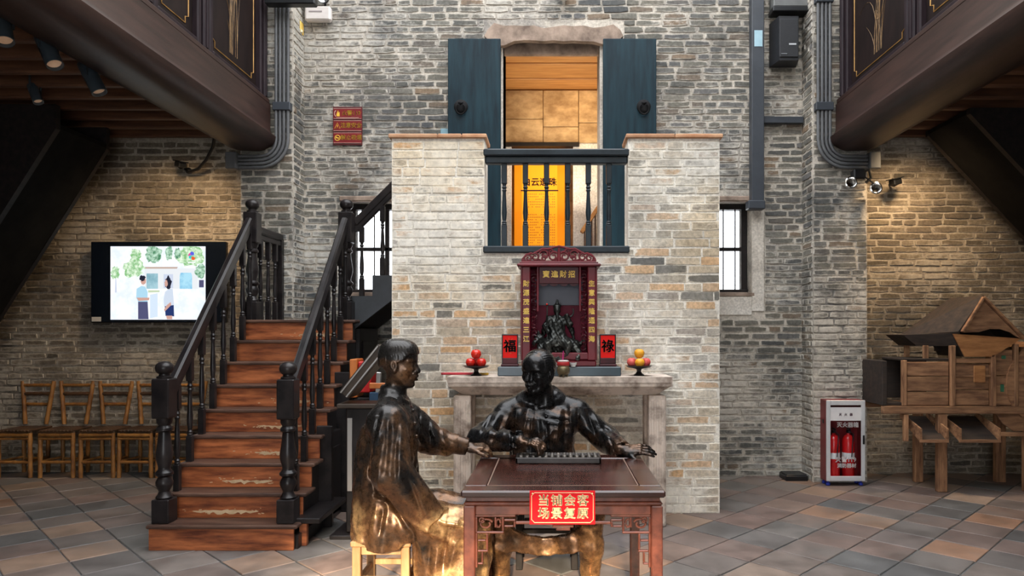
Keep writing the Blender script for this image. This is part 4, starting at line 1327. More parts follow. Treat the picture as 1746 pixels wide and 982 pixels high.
g = MB()                                                            # crest: scrollwork under a stepped outline
def scroll(cx_, cz_, r0, turns, a0, dirn, y=-.10):
    pts = []
    for i in range(18):
        a = a0 + dirn * turns * 2 * math.pi * i / 17
        r = r0 * (1 - .78 * i / 17)
        pts.append((cx_ + r * math.cos(a), y, cz_ + r * math.sin(a)))
    g.tube(pts, [.0095 - .004 * i / 17 for i in range(18)], 6)
for sx in (-1, 1):
    for (cx_, cz_, r0, a0, d) in ((.045, .885, .042, 2.4, -1), (.118, .900, .040, .3, 1), (.118, .868, .024, 3.0, -1), (.192, .880, .034, 1.2, 1), (.245, .872, .030, .4, 1), (.275, .850, .014, 2.0, -1), (.070, .925, .026, .8, 1), (.155, .852, .016, 2.5, 1), (.02, .855, .016, 1.5, 1)):
        scroll(sx * cx_, cz_, r0, 1.25, a0 if sx > 0 else math.pi - a0, d * sx)
outl = [(-.295, .846), (-.29, .868), (-.262, .90), (-.225, .912), (-.205, .906), (-.17, .926), (-.13, .948), (-.085, .945), (-.045, .958), (0, .968)]
outl += [(-x, z) for x, z in outl[-2::-1]]
g.tube([(x, -.10, z) for x, z in outl], .0085, 6)
g.lim(-.30, .30, -.11, -.09, .838, .852)
g.tube([(0, -.10, .845), (0, -.105, .955)], [.02, .008], 6)
g.build('crest', red, S, 50)

matte = pmat('ink_black', (.006, .006, .006), None, .8, spec=.1)
# ---- small things on the altar
for sx, ch, lab in ((-1, '福', 'small red plaque on a dark stand left of the shrine'), (1, '祿', 'small red plaque on a dark stand right of the shrine')):
    t = thing('plaque_stand', lab, 'plaque', (.047 + sx * .395, 5.62, PZ), 0)
    MB().lim(-.07, .07, -.035, .035, 0, .02, .004).build('foot', redd, t)
    MB().lim(-.062, .062, -.012, .012, .021, .068, .004).build('lower_rail', redd, t)
    f = MB()
    f.lim(-.066, -.057, -.014, .014, .02, .258, .003).lim(.057, .066, -.014, .014, .02, .258, .003).lim(-.066, .066, -.014, .014, .25, .26, .003)
    f.build('frame', M['black_lacquer'], t)
    b_ = MB().lim(-.057, .057, -.009, .008, .068, .25).build('plaque', pmat('plaque_red', (.68, .006, .005), (.78, .012, .008), .6, scale=5, spec=.2), t)
    g = MB()
    rr = random.Random(8 + sx)
    for _ in range(11):
        a, u, v = rr.uniform(0, 3.1), rr.uniform(-.038, .038), rr.uniform(.10, .22)
        g.tube([(u, -.0098, v), (u + .014 * math.cos(a), -.0098, v + .014 * math.sin(a))], [.0025, .001], 4)
    g.build('gilt_flourish', gold, b_)
    text('character', ch, .105, matte, b_, (0, -.0108, .157), bold=.0025)
for i, (x, w, c, lab) in enumerate(((-.80, .30, (.45, .015, .03), 'thin red incense packet on the left end of the altar'), (-.62, .12, (.62, .36, .03), 'thin yellow incense packet on the altar beside the red plaque'))):
    t = thing('incense_packet', lab, 'packet', (x + .03, 5.74 if i == 0 else 5.70, AZ))
    q = MB().lim(-w / 2, w / 2, -.02, .02, 0, .018, .004).build('packet', pmat('packet_%d' % i, c, None, .5), t)
    MB().lim(-w / 2 - .003, -w / 2 + .02, -.021, .021, 0, .019, .004).build('end_flap', pmat('packet_flap_%d' % i, tuple(v * .6 for v in c), None, .5), t)
def dish(lab, x, y):
    t = thing('offering_dish', lab, 'dish', (x, y, AZ))
    MB().lathe([(.042, 0), (.044, .008), (.026, .018), (.017, .035), (.022, .052), (.05, .060), (.088, .066), (.104, .078), (.100, .080), (.085, .0715), (.004, .068)], (0, 0, 0), 24).build('dish', M['black_lacquer'], t, 40)
    MB().lathe([(.104, .0785), (.1055, .0805), (.103, .082), (.100, .0805)], (0, 0, 0), 24).build('rim', M['black_lacquer'], t, 60)
    return t
dish('black footed dish holding red apples left of the shrine', (812 - VX) * 5.62 / F, 5.62)
dish('black footed dish holding oranges and pink fruit right of the shrine', (1089.5 - VX) * 5.62 / F, 5.62)
app = pmat('apple_red', (.55, .010, .008), (.75, .035, .015), .3, scale=9, coat=.3)
orng = pmat('orange_peel', (.80, .33, .015), (.88, .42, .03), .45, scale=20, bmp=.3, bscale=220)
pink = pmat('pink_fruit', (.62, .05, .07), (.75, .16, .12), .38, scale=12)
stemm = pmat('stem', (.05, .03, .015), None, .7)
def fruit(name, lab, cat, m, x, y, z, r, grp):
    t = thing(name, lab, cat, (x, y, z), R.uniform(0, 6), grp)
    prof = [(.004, -.80 * r), (.35 * r, -.88 * r), (.75 * r, -.62 * r), (.98 * r, -.08 * r), (.95 * r, .35 * r), (.70 * r, .74 * r), (.35 * r, .86 * r), (.10 * r, .74 * r), (.003, .66 * r)]
    MB().lathe(prof, (0, 0, 0), 18).build('flesh', m, t, 60)
    MB().tube([(0, 0, .66 * r), (.004, 0, .98 * r)], .0022, 5).build('stem', stemm, t)
dx, dy = (812 - VX) * 5.62 / F, 5.62
gp = 'red apples on the left offering dish'
fruit('apple', 'red apple on top of the pile on the left dish', 'apple', app, dx, dy - .012, AZ + .174, .043, gp)
fruit('apple', 'red apple at the lower left of the left dish', 'apple', app, dx - .044, dy - .020, AZ + .1065, .040, gp)
fruit('apple', 'red apple at the lower right of the left dish', 'apple', app, dx + .044, dy - .020, AZ + .1065, .040, gp)
fruit('apple', 'red apple at the back of the left dish, behind the front pair', 'apple', app, dx, dy + .055, AZ + .1065, .039, gp)
dx = (1089.5 - VX) * 5.62 / F
fruit('orange', 'orange on top of the fruit on the right dish', 'orange', orng, dx, dy - .022, AZ + .179, .042, 'oranges on the right offering dish')
fruit('orange', 'lower front orange between the pink fruits on the right dish', 'orange', orng, dx, dy - .052, AZ + .1065, .040, 'oranges on the right offering dish')
fruit('pink_apple', 'pink fruit at the left of the right dish', 'fruit', pink, dx - .056, dy + .02, AZ + .1065, .041, 'pink fruit on the right offering dish')
fruit('pink_apple', 'pink fruit at the right of the right dish', 'fruit', pink, dx + .057, dy + .02, AZ + .1065, .041, 'pink fruit on the right offering dish')
# incense burner and cups
t = thing('incense_burner', 'brass incense bowl with red filling and pink sticks in front of the shrine', 'bowl', ((960.5 - VX) * 5.482 / F, 5.482, AZ))
t.scale = (.88, .88, .95)
brass = pmat('brass', (.13, .10, .055), (.26, .21, .12), .42, metal=.6, scale=9)
MB().lathe([(.035, .014), (.052, .028), (.060, .055), (.056, .078), (.050, .086), (.056, .094), (.052, .096), (.046, .090), (.004, .088)], (0, 0, 0), 24).build('bowl', brass, t, 40)
for a in (.5, 2.6, 4.7): MB().lathe([(.009, 0), (.012, .012), (.009, .026)], (.036 * math.cos(a), .036 * math.sin(a), 0), 8).build('foot', brass, t)
MB().lathe([(.053, .090), (.057, .097), (.056, .118), (.052, .124), (.004, .128)], (0, 0, 0), 20).build('red_filling', pmat('burner_red', (.30, .008, .010), (.42, .015, .015), .6, scale=20), t, 40)
MB().lathe([(.050, .124), (.052, .132), (.035, .138), (.004, .140)], (0, 0, 0), 20).build('ash', pmat('ash', (.45, .36, .34), (.65, .58, .55), .9, scale=50), t, 40)
for k, (a, b_) in enumerate(((-.012, .0), (.0, .006), (-.005, -.004))):
    MB().tube([(a, b_, .135), (a * .2 + .002, b_, .215)], .0022, 5).build('incense_stick', pmat('stick_pink', (.55, .03, .20), None, .5) if k == 0 else bpy.data.materials['stick_pink'], t)
for x, lab in ((950, 'left white cup before the statuette in the shrine'), (977, 'right white cup before the statuette in the shrine')):
    t = thing('offering_cup', lab, 'cup', ((x - VX) * 5.60 / F, 5.55, PZ - .0), 0, 'white cups at the shrine')
    t.location.y = 5.548; t.location.z = PZ + .0
    MB().lathe([(.016, 0), (.018, .004), (.028, .022), (.031, .034), (.029, .034), (.024, .02), (.003, .01)], (0, 0, 0), 18).build('cup', pmat('cup_white', (.72, .74, .76), None, .25) if 'cup_white' not in bpy.data.materials else bpy.data.materials['cup_white'], t, 40)
    MB().lathe([(.0165, -.0), (.019, .0), (.019, .003), (.0165, .003)], (0, 0, 0), 18).build('foot_ring', bpy.data.materials['cup_white'], t)

# ------------------------------------------------------------------ rosewood square table
M['rosewood'] = pmat('rosewood', (.060, .015, .009), (.150, .042, .025), .34, scale=2.4, stretch=(7, 1.3, 7), detail=6, coat=.35, bmp=.06)
M['rosewood_top'] = pmat('rosewood_top', (.024, .008, .006), (.055, .017, .012), .22, scale=2.4, stretch=(1.2, 7, 7), detail=2, coat=.3)
TX0, TX1, TY0, TY1, TZ = -.434, .529, 3.26, 4.22, .802
tcx, tcy = (TX0 + TX1) / 2, (TY0 + TY1) / 2
T = thing('square_table', 'dark rosewood square table with carved apron between the two bronze men', 'table', (tcx, tcy, 0))
hw = (TX1 - TX0) / 2
MB().lim(-hw, hw, -hw, -hw + .115, TZ - .034, TZ, .008).lim(-hw, hw, hw - .115, hw, TZ - .034, TZ, .008).lim(-hw, -hw + .115, -hw + .116, hw - .116, TZ - .034, TZ - .0003, .008).lim(hw - .115, hw, -hw + .116, hw - .116, TZ - .034, TZ - .0003, .008).build('top_frame', M['rosewood_top'], T)
MB().lim(-hw + .118, hw - .118, -hw + .118, hw - .118, TZ - .03, TZ - .0035, .002).build('top_panel', M['rosewood_top'], T)
pale = pmat('inlay_line', (.24, .16, .12), None, .5)
q = MB()
q.lim(-hw + .1145, hw - .1145, -hw + .114, -hw + .1185, TZ - .01, TZ + .0006).lim(-hw + .114, -hw + .1185, -hw + .12, hw - .12, TZ - .01, TZ + .0006).lim(hw - .1185, hw - .114, -hw + .12, hw - .12, TZ - .01, TZ + .0006)
q.build('inlay', pale, T)
hi = hw - .012
for (s, nm) in ((-1, 'front'), (1, 'back')):
    MB().lim(-hi + .012, hi - .012, s * (hi - .03), s * (hi - .012), TZ - .056, TZ - .035, .003).build('waist', M['rosewood'], T)
    MB().lim(-hi, hi, s * (hi - .04), s * hi, TZ - .074, TZ - .056, .008).build('moulding', M['rosewood'], T)
    MB().lim(-hi + .055, hi - .055, s * (hi - .035), s * (hi - .008), TZ - .118, TZ - .074, .004).build('apron', M['rosewood'], T)
    MB().lim(s * (hi - .03), s * (hi - .012), -hi + .031, hi - .031, TZ - .056, TZ - .035, .003).build('waist', M['rosewood'], T)
    MB().lim(s * (hi - .04), s * hi, -hi + .041, hi - .041, TZ - .074, TZ - .056, .008).build('moulding', M['rosewood'], T)
    MB().lim(s * (hi - .035), s * (hi - .008), -hi + .055, hi - .055, TZ - .118, TZ - .074, .004).build('apron', M['rosewood'], T)
for sx in (-1, 1):
    for sy in (-1, 1):
        q = MB().lim(sx * hi - (0 if sx < 0 else .055), sx * hi + (.055 if sx < 0 else 0), sy * hi - (0 if sy < 0 else .055), sy * hi + (.055 if sy < 0 else 0), .03, TZ - .074, .005)
        q.lim(sx * hi - (.0 if sx < 0 else .06), sx * hi + (.06 if sx < 0 else 0), sy * hi - (0 if sy < 0 else .06), sy * hi + (.06 if sy < 0 else 0), 0, .04, .01)
        q.build('leg', M['rosewood'], T)
def fret(face):
    """carved bracket work below the apron on one side of the table: u along the side, v up, depth w"""
    e = hi - .055
    zt = TZ - .119
    pieces = []
    def put(nm, boxes, round_=None):
        q = MB()
        for (u0, u1, v0, v1) in boxes:
            d0, d1 = hi - .028, hi - .010
            if face == 'front': q.lim(u0, u1, -d1, -d0, v0, v1, .003)
            elif face == 'back': q.lim(u0, u1, d0, d1, v0, v1, .003)
            elif face == 'left': q.lim(-d1, -d0, u0, u1, v0, v1, .003)
            else: q.lim(d0, d1, u0, u1, v0, v1, .003)
        for pts in round_ or []:
            dd = hi - .019
            P3 = [(u, -dd, v) if face == 'front' else (u, dd, v) if face == 'back' else (-dd, u, v) if face == 'left' else (dd, u, v) for u, v in pts]
            q.tube(P3, .0052, 6)
        q.build(nm, M['rosewood'], T)
    put('fret_rail', [(-e + .19, e - .19, zt - .044, zt - .030)])
    put('centre_drop', [(-.05, .05, zt - .060, zt - .046), (-.034, .034, zt - .074, zt - .061)] )
    for s in (-1, 1):
        def X(a, b_): return tuple(sorted((s * (e - a), s * (e - b_))))
        put('fret_bracket', [(*X(0, .19), zt - .010, zt), (*X(0, .135), zt - .088, zt - .078), (*X(.0, .010), zt - .25, zt - .011), (*X(.125, .135), zt - .077, zt - .011),
                             (*X(.09, .10), zt - .060, zt - .011), (*X(.136, .19), zt - .030, zt - .020), (*X(.18, .19), zt - .058, zt - .031), (*X(.136, .18), zt - .058, zt - .049),
                             (*X(.05, .06), zt - .165, zt - .089), (*X(.011, .06), zt - .175, zt - .166), (*X(.011, .05), zt - .125, zt - .117), (*X(.028, .037), zt - .225, zt - .176), (*X(.011, .037), zt - .234, zt - .226)],
            [[(s * (e - .05 - .034 * math.cos(a) * (1 - .07 * a)), zt - .044 + .026 * math.sin(a) * (1 - .07 * a)) for a in np.linspace(k, k + 6.5, 12)] for k in (0.4,)] +
            [[(s * (e - .030 - .012 * math.cos(a)), zt - .026 + .012 * math.sin(a)) for a in np.linspace(0, 6, 8)], [(s * (e - .108 - .011 * math.cos(a)), zt - .04 + .02 * math.sin(a)) for a in np.linspace(0, 6, 8)]])
for f in ('front', 'left', 'right', 'back'): fret(f)
# red sign on the apron
sg = thing('table_sign', 'red plaque with gold writing fixed to the front of the rosewood table', 'sign', ((959 - VX) * 3.235 / F, TY0 - .012, .0))
sz0, sz1, sw = 1.55 - (894 - 565) * 3.245 / F, 1.55 - (836.5 - 565) * 3.245 / F, .153
srd = pmat('sign_red', (.68, .003, .010), (.76, .006, .012), .5, scale=3, spec=.2)
cream = pmat('sign_cream', (.95, .78, .42), None, .5)
MB().lim(-sw, sw, -.006, .0, sz0, sz1, .001).build('plate', srd, sg)
c = .014; a = sw - .009; zb, zt = sz0 + .009, sz1 - .009
MB().tube([(u, -.006, z) for u, z in ((-a + c, zb), (a - c, zb), (a, zb + c), (a, zt - c), (a - c, zt), (-a + c, zt), (-a, zt - c), (-a, zb + c))], .0016, 5, True).build('border', cream, sg)
for r_, row in enumerate(('当铺会客', '场景复原')):
    for c_, ch in enumerate(row):
        text('character', ch, .056, cream, sg, (.004 + (c_ - 1.5) * .061, -.0075, (sz0 + sz1) / 2 + .031 - .060 * r_), bold=.0013)
for u in (-1, 1): MB().ball((u * (sw - .014), -.007, sz1 - .013), .004, 8, 6).build('screw', cream, sg)
MB().lim(-.1, .1, .0, .0215, sz0 + .03, TZ - .058).build('backing', M['rosewood'], sg)

# abacus
ab = thing('abacus', 'old dark abacus with round beads lying on the rosewood table', 'abacus', ((952 - VX) * 3.97 / F, 4.02, TZ))
abm = pmat('abacus_wood', (.022, .018, .017), (.060, .050, .046), .4, scale=6, metal=.3)
AW, AD = .243, .085
MB().lim(-AW, AW, -AD, -AD + .014, .0, .032, .003).lim(-AW, AW, AD - .014, AD, 0, .032, .003).lim(-AW, -AW + .014, -AD, AD, 0, .032, .003).lim(AW - .014, AW, -AD, AD, 0, .032, .003).build('frame', abm, ab)
MB().lim(-AW + .014, AW - .014, .022, .030, .004, .032, .002).build('divider', abm, ab)
bead = MB().lathe([(.003, -.007), (.010, -.0065), (.0145, -.002), (.0145, .002), (.010, .0065), (.003, .007)], (0, 0, 0), 10, 'y').mesh('bead', 60)
bead.materials.append(pmat('bead_wood', (.03, .026, .024), (.10, .085, .07), .35, metal=.4, rand=.5))
for k in range(13):
    x = -AW + .03 + k * (2 * AW - .06) / 12
    MB().tube([(x, -AD + .012, .022), (x, AD - .012, .022)], .002, 5).build('rod', abm, ab)
    ys = [-.062 + .0145 * j for j in range(5)]
    sh = R.choice((0, 0, .0145, .018))
    ys = [y + (sh if j >= 3 else 0) for j, y in enumerate(ys)]
    ys += [.040, .0545] if R.random() < .6 else [.046, .0605]
    for y in ys: link_mesh('bead', bead, None, ab, (x, y, .024))

# stools under the two men
M['stool_wood'] = pmat('stool_wood', (.30, .16, .07), (.52, .31, .15), .5, scale=3, stretch=(6, 6, 1), bmp=.1)
def stool(lab, x, y, w, d, h, m):
    t = thing('stool', lab, 'stool', (x, y, 0))
    MB().lim(-w / 2, w / 2, -d / 2, d / 2, h - .03, h, .006).build('seat', m, t)
    for sx in (-1, 1):
        for sy in (-1, 1):
            MB().lim(sx * (w / 2 - .03) - .022, sx * (w / 2 - .03) + .022, sy * (d / 2 - .03) - .022, sy * (d / 2 - .03) + .022, 0, h - .031, .004).build('leg', m, t)
        MB().lim(sx * (w / 2 - .03) - .012, sx * (w / 2 - .03) + .012, -d / 2 + .053, d / 2 - .053, .22, .25, .003).build('stretcher', m, t)
    for sy in (-1, 1):
        MB().lim(-w / 2 + .053, w / 2 - .053, sy * (d / 2 - .03) - .012, sy * (d / 2 - .03) + .012, .235, .265, .003).build('stretcher', m, t)
        MB().lim(-w / 2 + .053, w / 2 - .053, sy * (d / 2 - .03) - .010, sy * (d / 2 - .03) + .010, h - .075, h - .031, .003).build('seat_rail', m, t)
stool('light wooden stool under the bronze man at the left', -.90, 3.79, .315, .345, .455, M['stool_wood'])
stool('dark stool under the bronze man behind the table', -.04, 4.66, .42, .32, .44, M['dark_wood'])

# ------------------------------------------------------------------ fire extinguisher cabinet
fc = thing('extinguisher_cabinet', 'red cabinet with a glass door holding fire extinguishers by the right pilaster', 'cabinet', ((1441 - VX) * 6.98 / F, 6.98, 0))
fred = pmat('cabinet_red', (.14, .004, .008), (.19, .008, .012), .35, scale=3)
W2, FH, FD = .194, .86, .145
q = MB().lim(-W2, -W2 + .012, .0, FD, .045, FH, .003).lim(W2 - .012, W2, 0, FD, .045, FH, .003).lim(-W2 + .0125, W2 - .0125, 0.0, FD, FH - .012, FH, .003).lim(-W2 + .0125, W2 - .0125, 0, FD, .045, .06, .003).lim(-W2 + .0125, W2 - .0125, FD - .01, FD, .06, FH - .012)
q.build('carcass', fred, fc)
MB().lim(-W2 + .02, W2 - .02, .03, FD - .011, .061, .065).build('floor_liner', fred, fc)
alu2 = pmat('aluminium_frame', (.62, .63, .65), (.74, .75, .76), .35, metal=.25, scale=3)
d = MB().lim(-W2, -W2 + .04, -.022, -.002, .05, FH, .004).lim(W2 - .04, W2, -.022, -.002, .05, FH, .004).lim(-W2 + .041, W2 - .041, -.022, -.002, FH - .05, FH, .004).lim(-W2 + .041, W2 - .041, -.022, -.002, .05, .10, .004).build('door', alu2, fc)
MB().lim(-W2 + .04, W2 - .04, -.013, -.009, .10, FH - .05).build('pane', M['glass'], d)
wlab = pmat('cabinet_white', (.70, .68, .68), (.80, .78, .78), .5, scale=4)
MB().lim(-W2 + .041, W2 - .041, -.0145, -.0135, .655, .79).build('white_band', wlab, d)  # bright reflection put into the white of this lettered band
MB().lim(W2 - .028, W2 - .008, -.030, -.022, .42, .51, .004).build('handle', M['black_metal'], d)
MB().lim(-W2 - .004, -W2 - .0005, .05, .085, .62, .66, .001).build('side_handle', M['black_metal'], fc)
wl = pmat('letter_white', (.80, .74, .74), None, .5)
text('lettering', '灭火器箱', .055, wl, d, (.02, -.0150, .610), bold=.001)
text('lettering', '火警119', .060, wl, d, (.0, -.0150, .262), bold=.0012)
text('lettering', '消防器材', .048, wl, d, (.01, -.0150, .202), bold=.0012)
text('lettering', '灭火器', .030, pmat('letter_dark', (.10, .05, .07), None, .5), d, (.0, -.0152, .715), bold=.0006, spacing=1.8)
for x, lab in ((-.088, 'left red extinguisher behind the cabinet glass'), (.060, 'right red extinguisher behind the cabinet glass')):
    e = thing('fire_extinguisher', lab, 'extinguisher', (fc.location.x + x, 6.98 + .069, .0655), 0, 'extinguishers in the red cabinet')
    MB().lathe([(.054, 0), (.060, .012), (.060, .36), (.054, .40), (.036, .43), (.018, .44), (.016, .455)], (0, 0, 0), 20).build('bottle', pmat('extinguisher_red', (.50, .008, .010), (.62, .012, .014), .25, coat=.3) if 'extinguisher_red' not in bpy.data.materials else bpy.data.materials['extinguisher_red'], e, 40)
    MB().lathe([(.0605, .20), (.0610, .21), (.0610, .25), (.0605, .26)], (0, 0, 0), 20).build('label_band', wlab, e, 40)
    MB().lim(-.016, .016, -.03, .016, .457, .485, .004).lim(-.008, .008, -.05, .02, .49, .505, .003).build('valve', M['black_metal'], e)
    MB().tube([(.012, -.01, .47), (.03, -.05, .45), (.02, -.058, .34), (.01, -.058, .22)], .006, 6).build('hose', M['black_metal'], e)
for sx in (-1, 1):
    for y in (.02, FD - .03):
        b_ = MB().lathe([(.014, 0), (.022, .006), (.022, .026), (.012, .032), (.012, .0445)], (sx * (W2 - .03), y, 0), 12).build('foot', pmat('foot_blue', (.01, .03, .35), (.02, .05, .5), .4) if 'foot_blue' not in bpy.data.materials else bpy.data.materials['foot_blue'], fc)
t = thing('floor_box', 'small flat black box on the floor where the back wall meets the right pilaster', 'box', (2.52, YH - .16, 0))
MB().lim(-.11, .12, -.10, .12, 0, .055, .006).build('body', M['black_metal'], t)
MB().lim(-.10, .11, -.09, .11, .055, .065, .004).build('lid', M['black_metal'], t)

# ------------------------------------------------------------------ wooden winnowing machine in the right bay
M['old_wood'] = pmat('old_wood', (.15, .068, .034), (.42, .22, .11), .7, scale=3, stretch=(1.2, 6, 8), detail=7, bmp=.3, rand=.35)
M['old_wood_v'] = pmat('old_wood_upright', (.15, .068, .034), (.42, .22, .11), .7, scale=3, stretch=(8, 6, 1.2), detail=7, bmp=.3, rand=.35)
M['hopper_wood'] = pmat('hopper_wood', (.26, .10, .035), (.52, .24, .085), .6, scale=3, stretch=(1.2, 6, 8), detail=7, bmp=.2)
M['old_wood_dark'] = pmat('old_wood_dark', (.016, .012, .010), (.045, .028, .020), .75, scale=3, stretch=(1.2, 6, 8), detail=7, bmp=.3, rand=.3)
WY = 6.72
def wx(px): return (px - VX) * WY / F
def wz(py): return EYE - (py - VY) * WY / F
wm = thing('winnowing_machine', 'old wooden winnowing machine with a gabled hopper against the right bay wall', 'machine', (wx(1620), WY, 0))
ox = wx(1620)
def bx(nm, p0, p1, y0, y1, m='old_wood', bev=.005, parent=None):
    return MB().lim(wx(p0[0]) - ox, wx(p1[0]) - ox, y0, y1, wz(p1[1]), wz(p0[1]), bev).build(nm, M[m], parent or wm)
DW = .44
# long beams
bx('beam', (1504, 692), (1800, 705), -.03, .03)
bx('beam', (1480, 690), (1800, 702), DW - .03, DW + .03)
# legs
bx('leg', (1597, 706), (1613, 838), -.028, .032, 'old_wood_v')
bx('leg', (1598, 706), (1613, 838), DW - .03, DW + .03, 'old_wood_v')
bx('leg', (1745, 706), (1763, 838), -.028, .032, 'old_wood_v')
bx('leg', (1745, 706), (1763, 838), DW - .03, DW + .03, 'old_wood_v')
bx('short_post', (1540, 706), (1548, 752), -.02, .02, 'old_wood_v')
bx('cross_tie', (1600, 722), (1610, 732), .033, DW - .031, 'old_wood_dark')
# left open compartment and planked front
bx('end_wall', (1503, 615), (1511, 691), -.02, DW, 'old_wood_dark')
bx('compartment_floor', (1512, 686), (1538, 691), 0, DW, 'old_wood_dark')
bx('compartment_back', (1512, 616), (1620, 685), DW - .02, DW, 'old_wood_dark')
bx('compartment_lid', (1540, 611), (1618, 615.5), .0, DW, 'old_wood_dark')
bx('corner_post', (1537, 614), (1545, 691.5), -.022, .02, 'old_wood_v')
for z0, z1 in ((617, 641), (642, 667), (668, 691)): bx('plank', (1546, z0), (1617, z1), -.006, .016)
bx('post', (1618.5, 589), (1627, 692), -.03, .02, 'old_wood_v')
for z0, z1 in ((620, 640), (641, 664), (665, 691)): bx('plank', (1628, z0), (1686, z1), -.004, .016)
bx('rail', (1628, 611), (1688, 619), -.016, .014)
bx('rail', (1628, 639), (1688, 643), -.020, -.005)
bx('slide_board', (1657, 623), (1677, 652), -.034, -.021, 'hopper_wood')
bx('post', (1687.5, 604), (1696, 692), -.03, .02, 'old_wood_v')
for z0, z1 in ((596, 640), (641, 691)): bx('plank', (1697, z0), (1726, z1), -.004, .016)
bx('post', (1727, 586), (1734, 692), -.03, .02, 'old_wood_v')
# fan drum with a round opening
dcx, dcz, dr = wx(1785) - ox, wz(655), .40
q = MB()
n = 28
for face in (-.02, DW):
    outer = [q.bm.verts.new((dcx + dr * math.cos(2 * math.pi * i / n), face, dcz + dr * math.sin(2 * math.pi * i / n))) for i in range(n)]
    inner = [q.bm.verts.new((dcx + .165 * math.cos(2 * math.pi * i / n), face, dcz + .165 * math.sin(2 * math.pi * i / n))) for i in range(n)]
    for i in range(n):
        q.bm.faces.new((outer[i], outer[(i + 1) % n], inner[(i + 1) % n], inner[i]))
dm = q.build('drum_face', M['old_wood'], wm)
md = dm.modifiers.new('thick', 'SOLIDIFY'); md.thickness = .018
for i in range(n):
    a0, a1 = 2 * math.pi * i / n, 2 * math.pi * (i + 1) / n
    MB().bar((dcx + dr * math.cos(a0), DW / 2 - .01, dcz + dr * math.sin(a0)), (dcx + dr * math.cos(a1), DW / 2 - .01, dcz + dr * math.sin(a1)), DW - .0, .012, (0, 1, 0) if False else (math.cos((a0 + a1) / 2), 0, math.sin((a0 + a1) / 2))).build('drum_stave', M['old_wood'], wm)
MB().tube([(dcx, -.06, dcz), (dcx, DW + .04, dcz)], .016, 8).build('axle', M['old_wood_dark'], wm)
for k in range(4):
    a = k * math.pi / 2 + .4
    MB().bar((dcx, DW / 2, dcz), (dcx + .33 * math.cos(a), DW / 2, dcz + .33 * math.sin(a)), .30, .012, (-math.sin(a), 0, math.cos(a))).build('fan_blade', M['old_wood_dark'], wm)
green = pmat('green_paint', (.02, .10, .05), (.04, .16, .08), .7)
bx('green_mark', (1707, 606), (1714, 612), -.007, -.0045, parent=None).data.materials[0] = green
o = bx('green_mark', (1705, 655), (1711, 668), -.007, -.0045); o.data.materials[0] = green
# chutes under the beam
def chute(p0, p1, nm):
    x0_, x1_ = wx(p0[0]) - ox, wx(p1[0]) - ox
    zt, zb = wz(p0[1]), wz(p1[1])
    c = MB()
    c.hull([(x0_ + .03, .22, zt - .012), (x1_ - .03, .22, zt - .012), (x0_ + .045, -.13, zb + .004), (x1_ - .02, -.13, zb + .004), (x0_ + .03, .22, zt - .030), (x1_ - .03, .22, zt - .030), (x0_ + .045, -.13, zb - .012), (x1_ - .02, -.13, zb - .012)])
    o = c.build(nm, M['old_wood_dark'], wm)
    for x, e in ((x0_ + .03, .015), (x1_ - .03, .01)):
        MB().hull([(x - .008, .22, zt + .03), (x + .008, .22, zt + .03), (x - .008, .22, zt - .03), (x + .008, .22, zt - .03), (x - .008 + e, -.14, zb + .115), (x + .008 + e, -.14, zb + .115), (x - .008 + e, -.14, zb - .014), (x + .008 + e, -.14, zb - .014)]).build('chute_side', M['old_wood'], o)
    MB().lim(x0_ + .03, x1_ - .01, -.142, -.130, zb - .016, zb + .012, .002).build('chute_lip', M['old_wood'], o)
chute((1550, 712), (1606, 748), 'chute')
chute((1616, 712), (1693, 748), 'chute')
bx('lower_rail', (1690, 737), (1800, 744), -.01, .03)
MB().prism([(wx(1698) - ox, wz(706)), (wx(1800) - ox, wz(706)), (wx(1800) - ox, wz(735)), (wx(1729) - ox, wz(735)), (wx(1710) - ox, wz(722))], .016, ((0, .0, 0), (1, 0, 0), (0, 0, 1), (0, 1, 0))).build('belly_board', M['old_wood'], wm)
# hopper: tapering trough, side posts and gabled cover
X = lambda px: wx(px) - ox
fr = -.03
MB().hull([(X(1622), fr, wz(569)), (X(1738), fr, wz(577)), (X(1690), fr, wz(608)), (X(1642), fr, wz(608)), (X(1622), fr + .014, wz(569)), (X(1738), fr + .014, wz(577)), (X(1690), fr + .014, wz(608)), (X(1642), fr + .014, wz(608))]).build('hopper_front', M['hopper_wood'], wm)
MB().prism([(X(1634) - .04, wz(600)), (X(1740), wz(600)), (X(1740), wz(578)), (X(1670), wz(510)), (X(1634) - .04, wz(566))], .014, ((0, DW - .10, 0), (1, 0, 0), (0, 0, 1), (0, 1, 0))).build('hopper_dark_sheet', M['old_wood_dark'], wm)  # dark sheet added behind the arch so the opening reads as shade
for p in ((1622, 569, 1642, 608), (1738, 577, 1690, 608)):
    MB().hull([(X(p[0]), fr + .015, wz(p[1])), (X(p[2]), fr + .015, wz(p[3])), (X(p[0]), DW, wz(p[1])), (X(p[2]), DW, wz(p[3])), (X(p[0]) + .012, fr + .015, wz(p[1])), (X(p[2]) + .012, fr + .015, wz(p[3])), (X(p[0]) + .012, DW, wz(p[1])), (X(p[2]) + .012, DW, wz(p[3]))]).build('hopper_side', M['old_wood_dark'], wm)
ap, lb_, rb_ = (X(1670), wz(507)), (X(1634), wz(566)), (X(1740), wz(578))
arc = [(X(1726), wz(573)), (X(1716), wz(566)), (X(1700), wz(561)), (X(1682), wz(561)), (X(1664), wz(566))]
MB().prism([lb_, (X(1640), wz(567)), *arc[::-1], (X(1735), wz(577)), (ap[0] + .005, ap[1] - .03)], .016, ((0, -.05, 0), (1, 0, 0), (0, 0, 1), (0, 1, 0))).build('gable_board', M['old_wood'], wm)
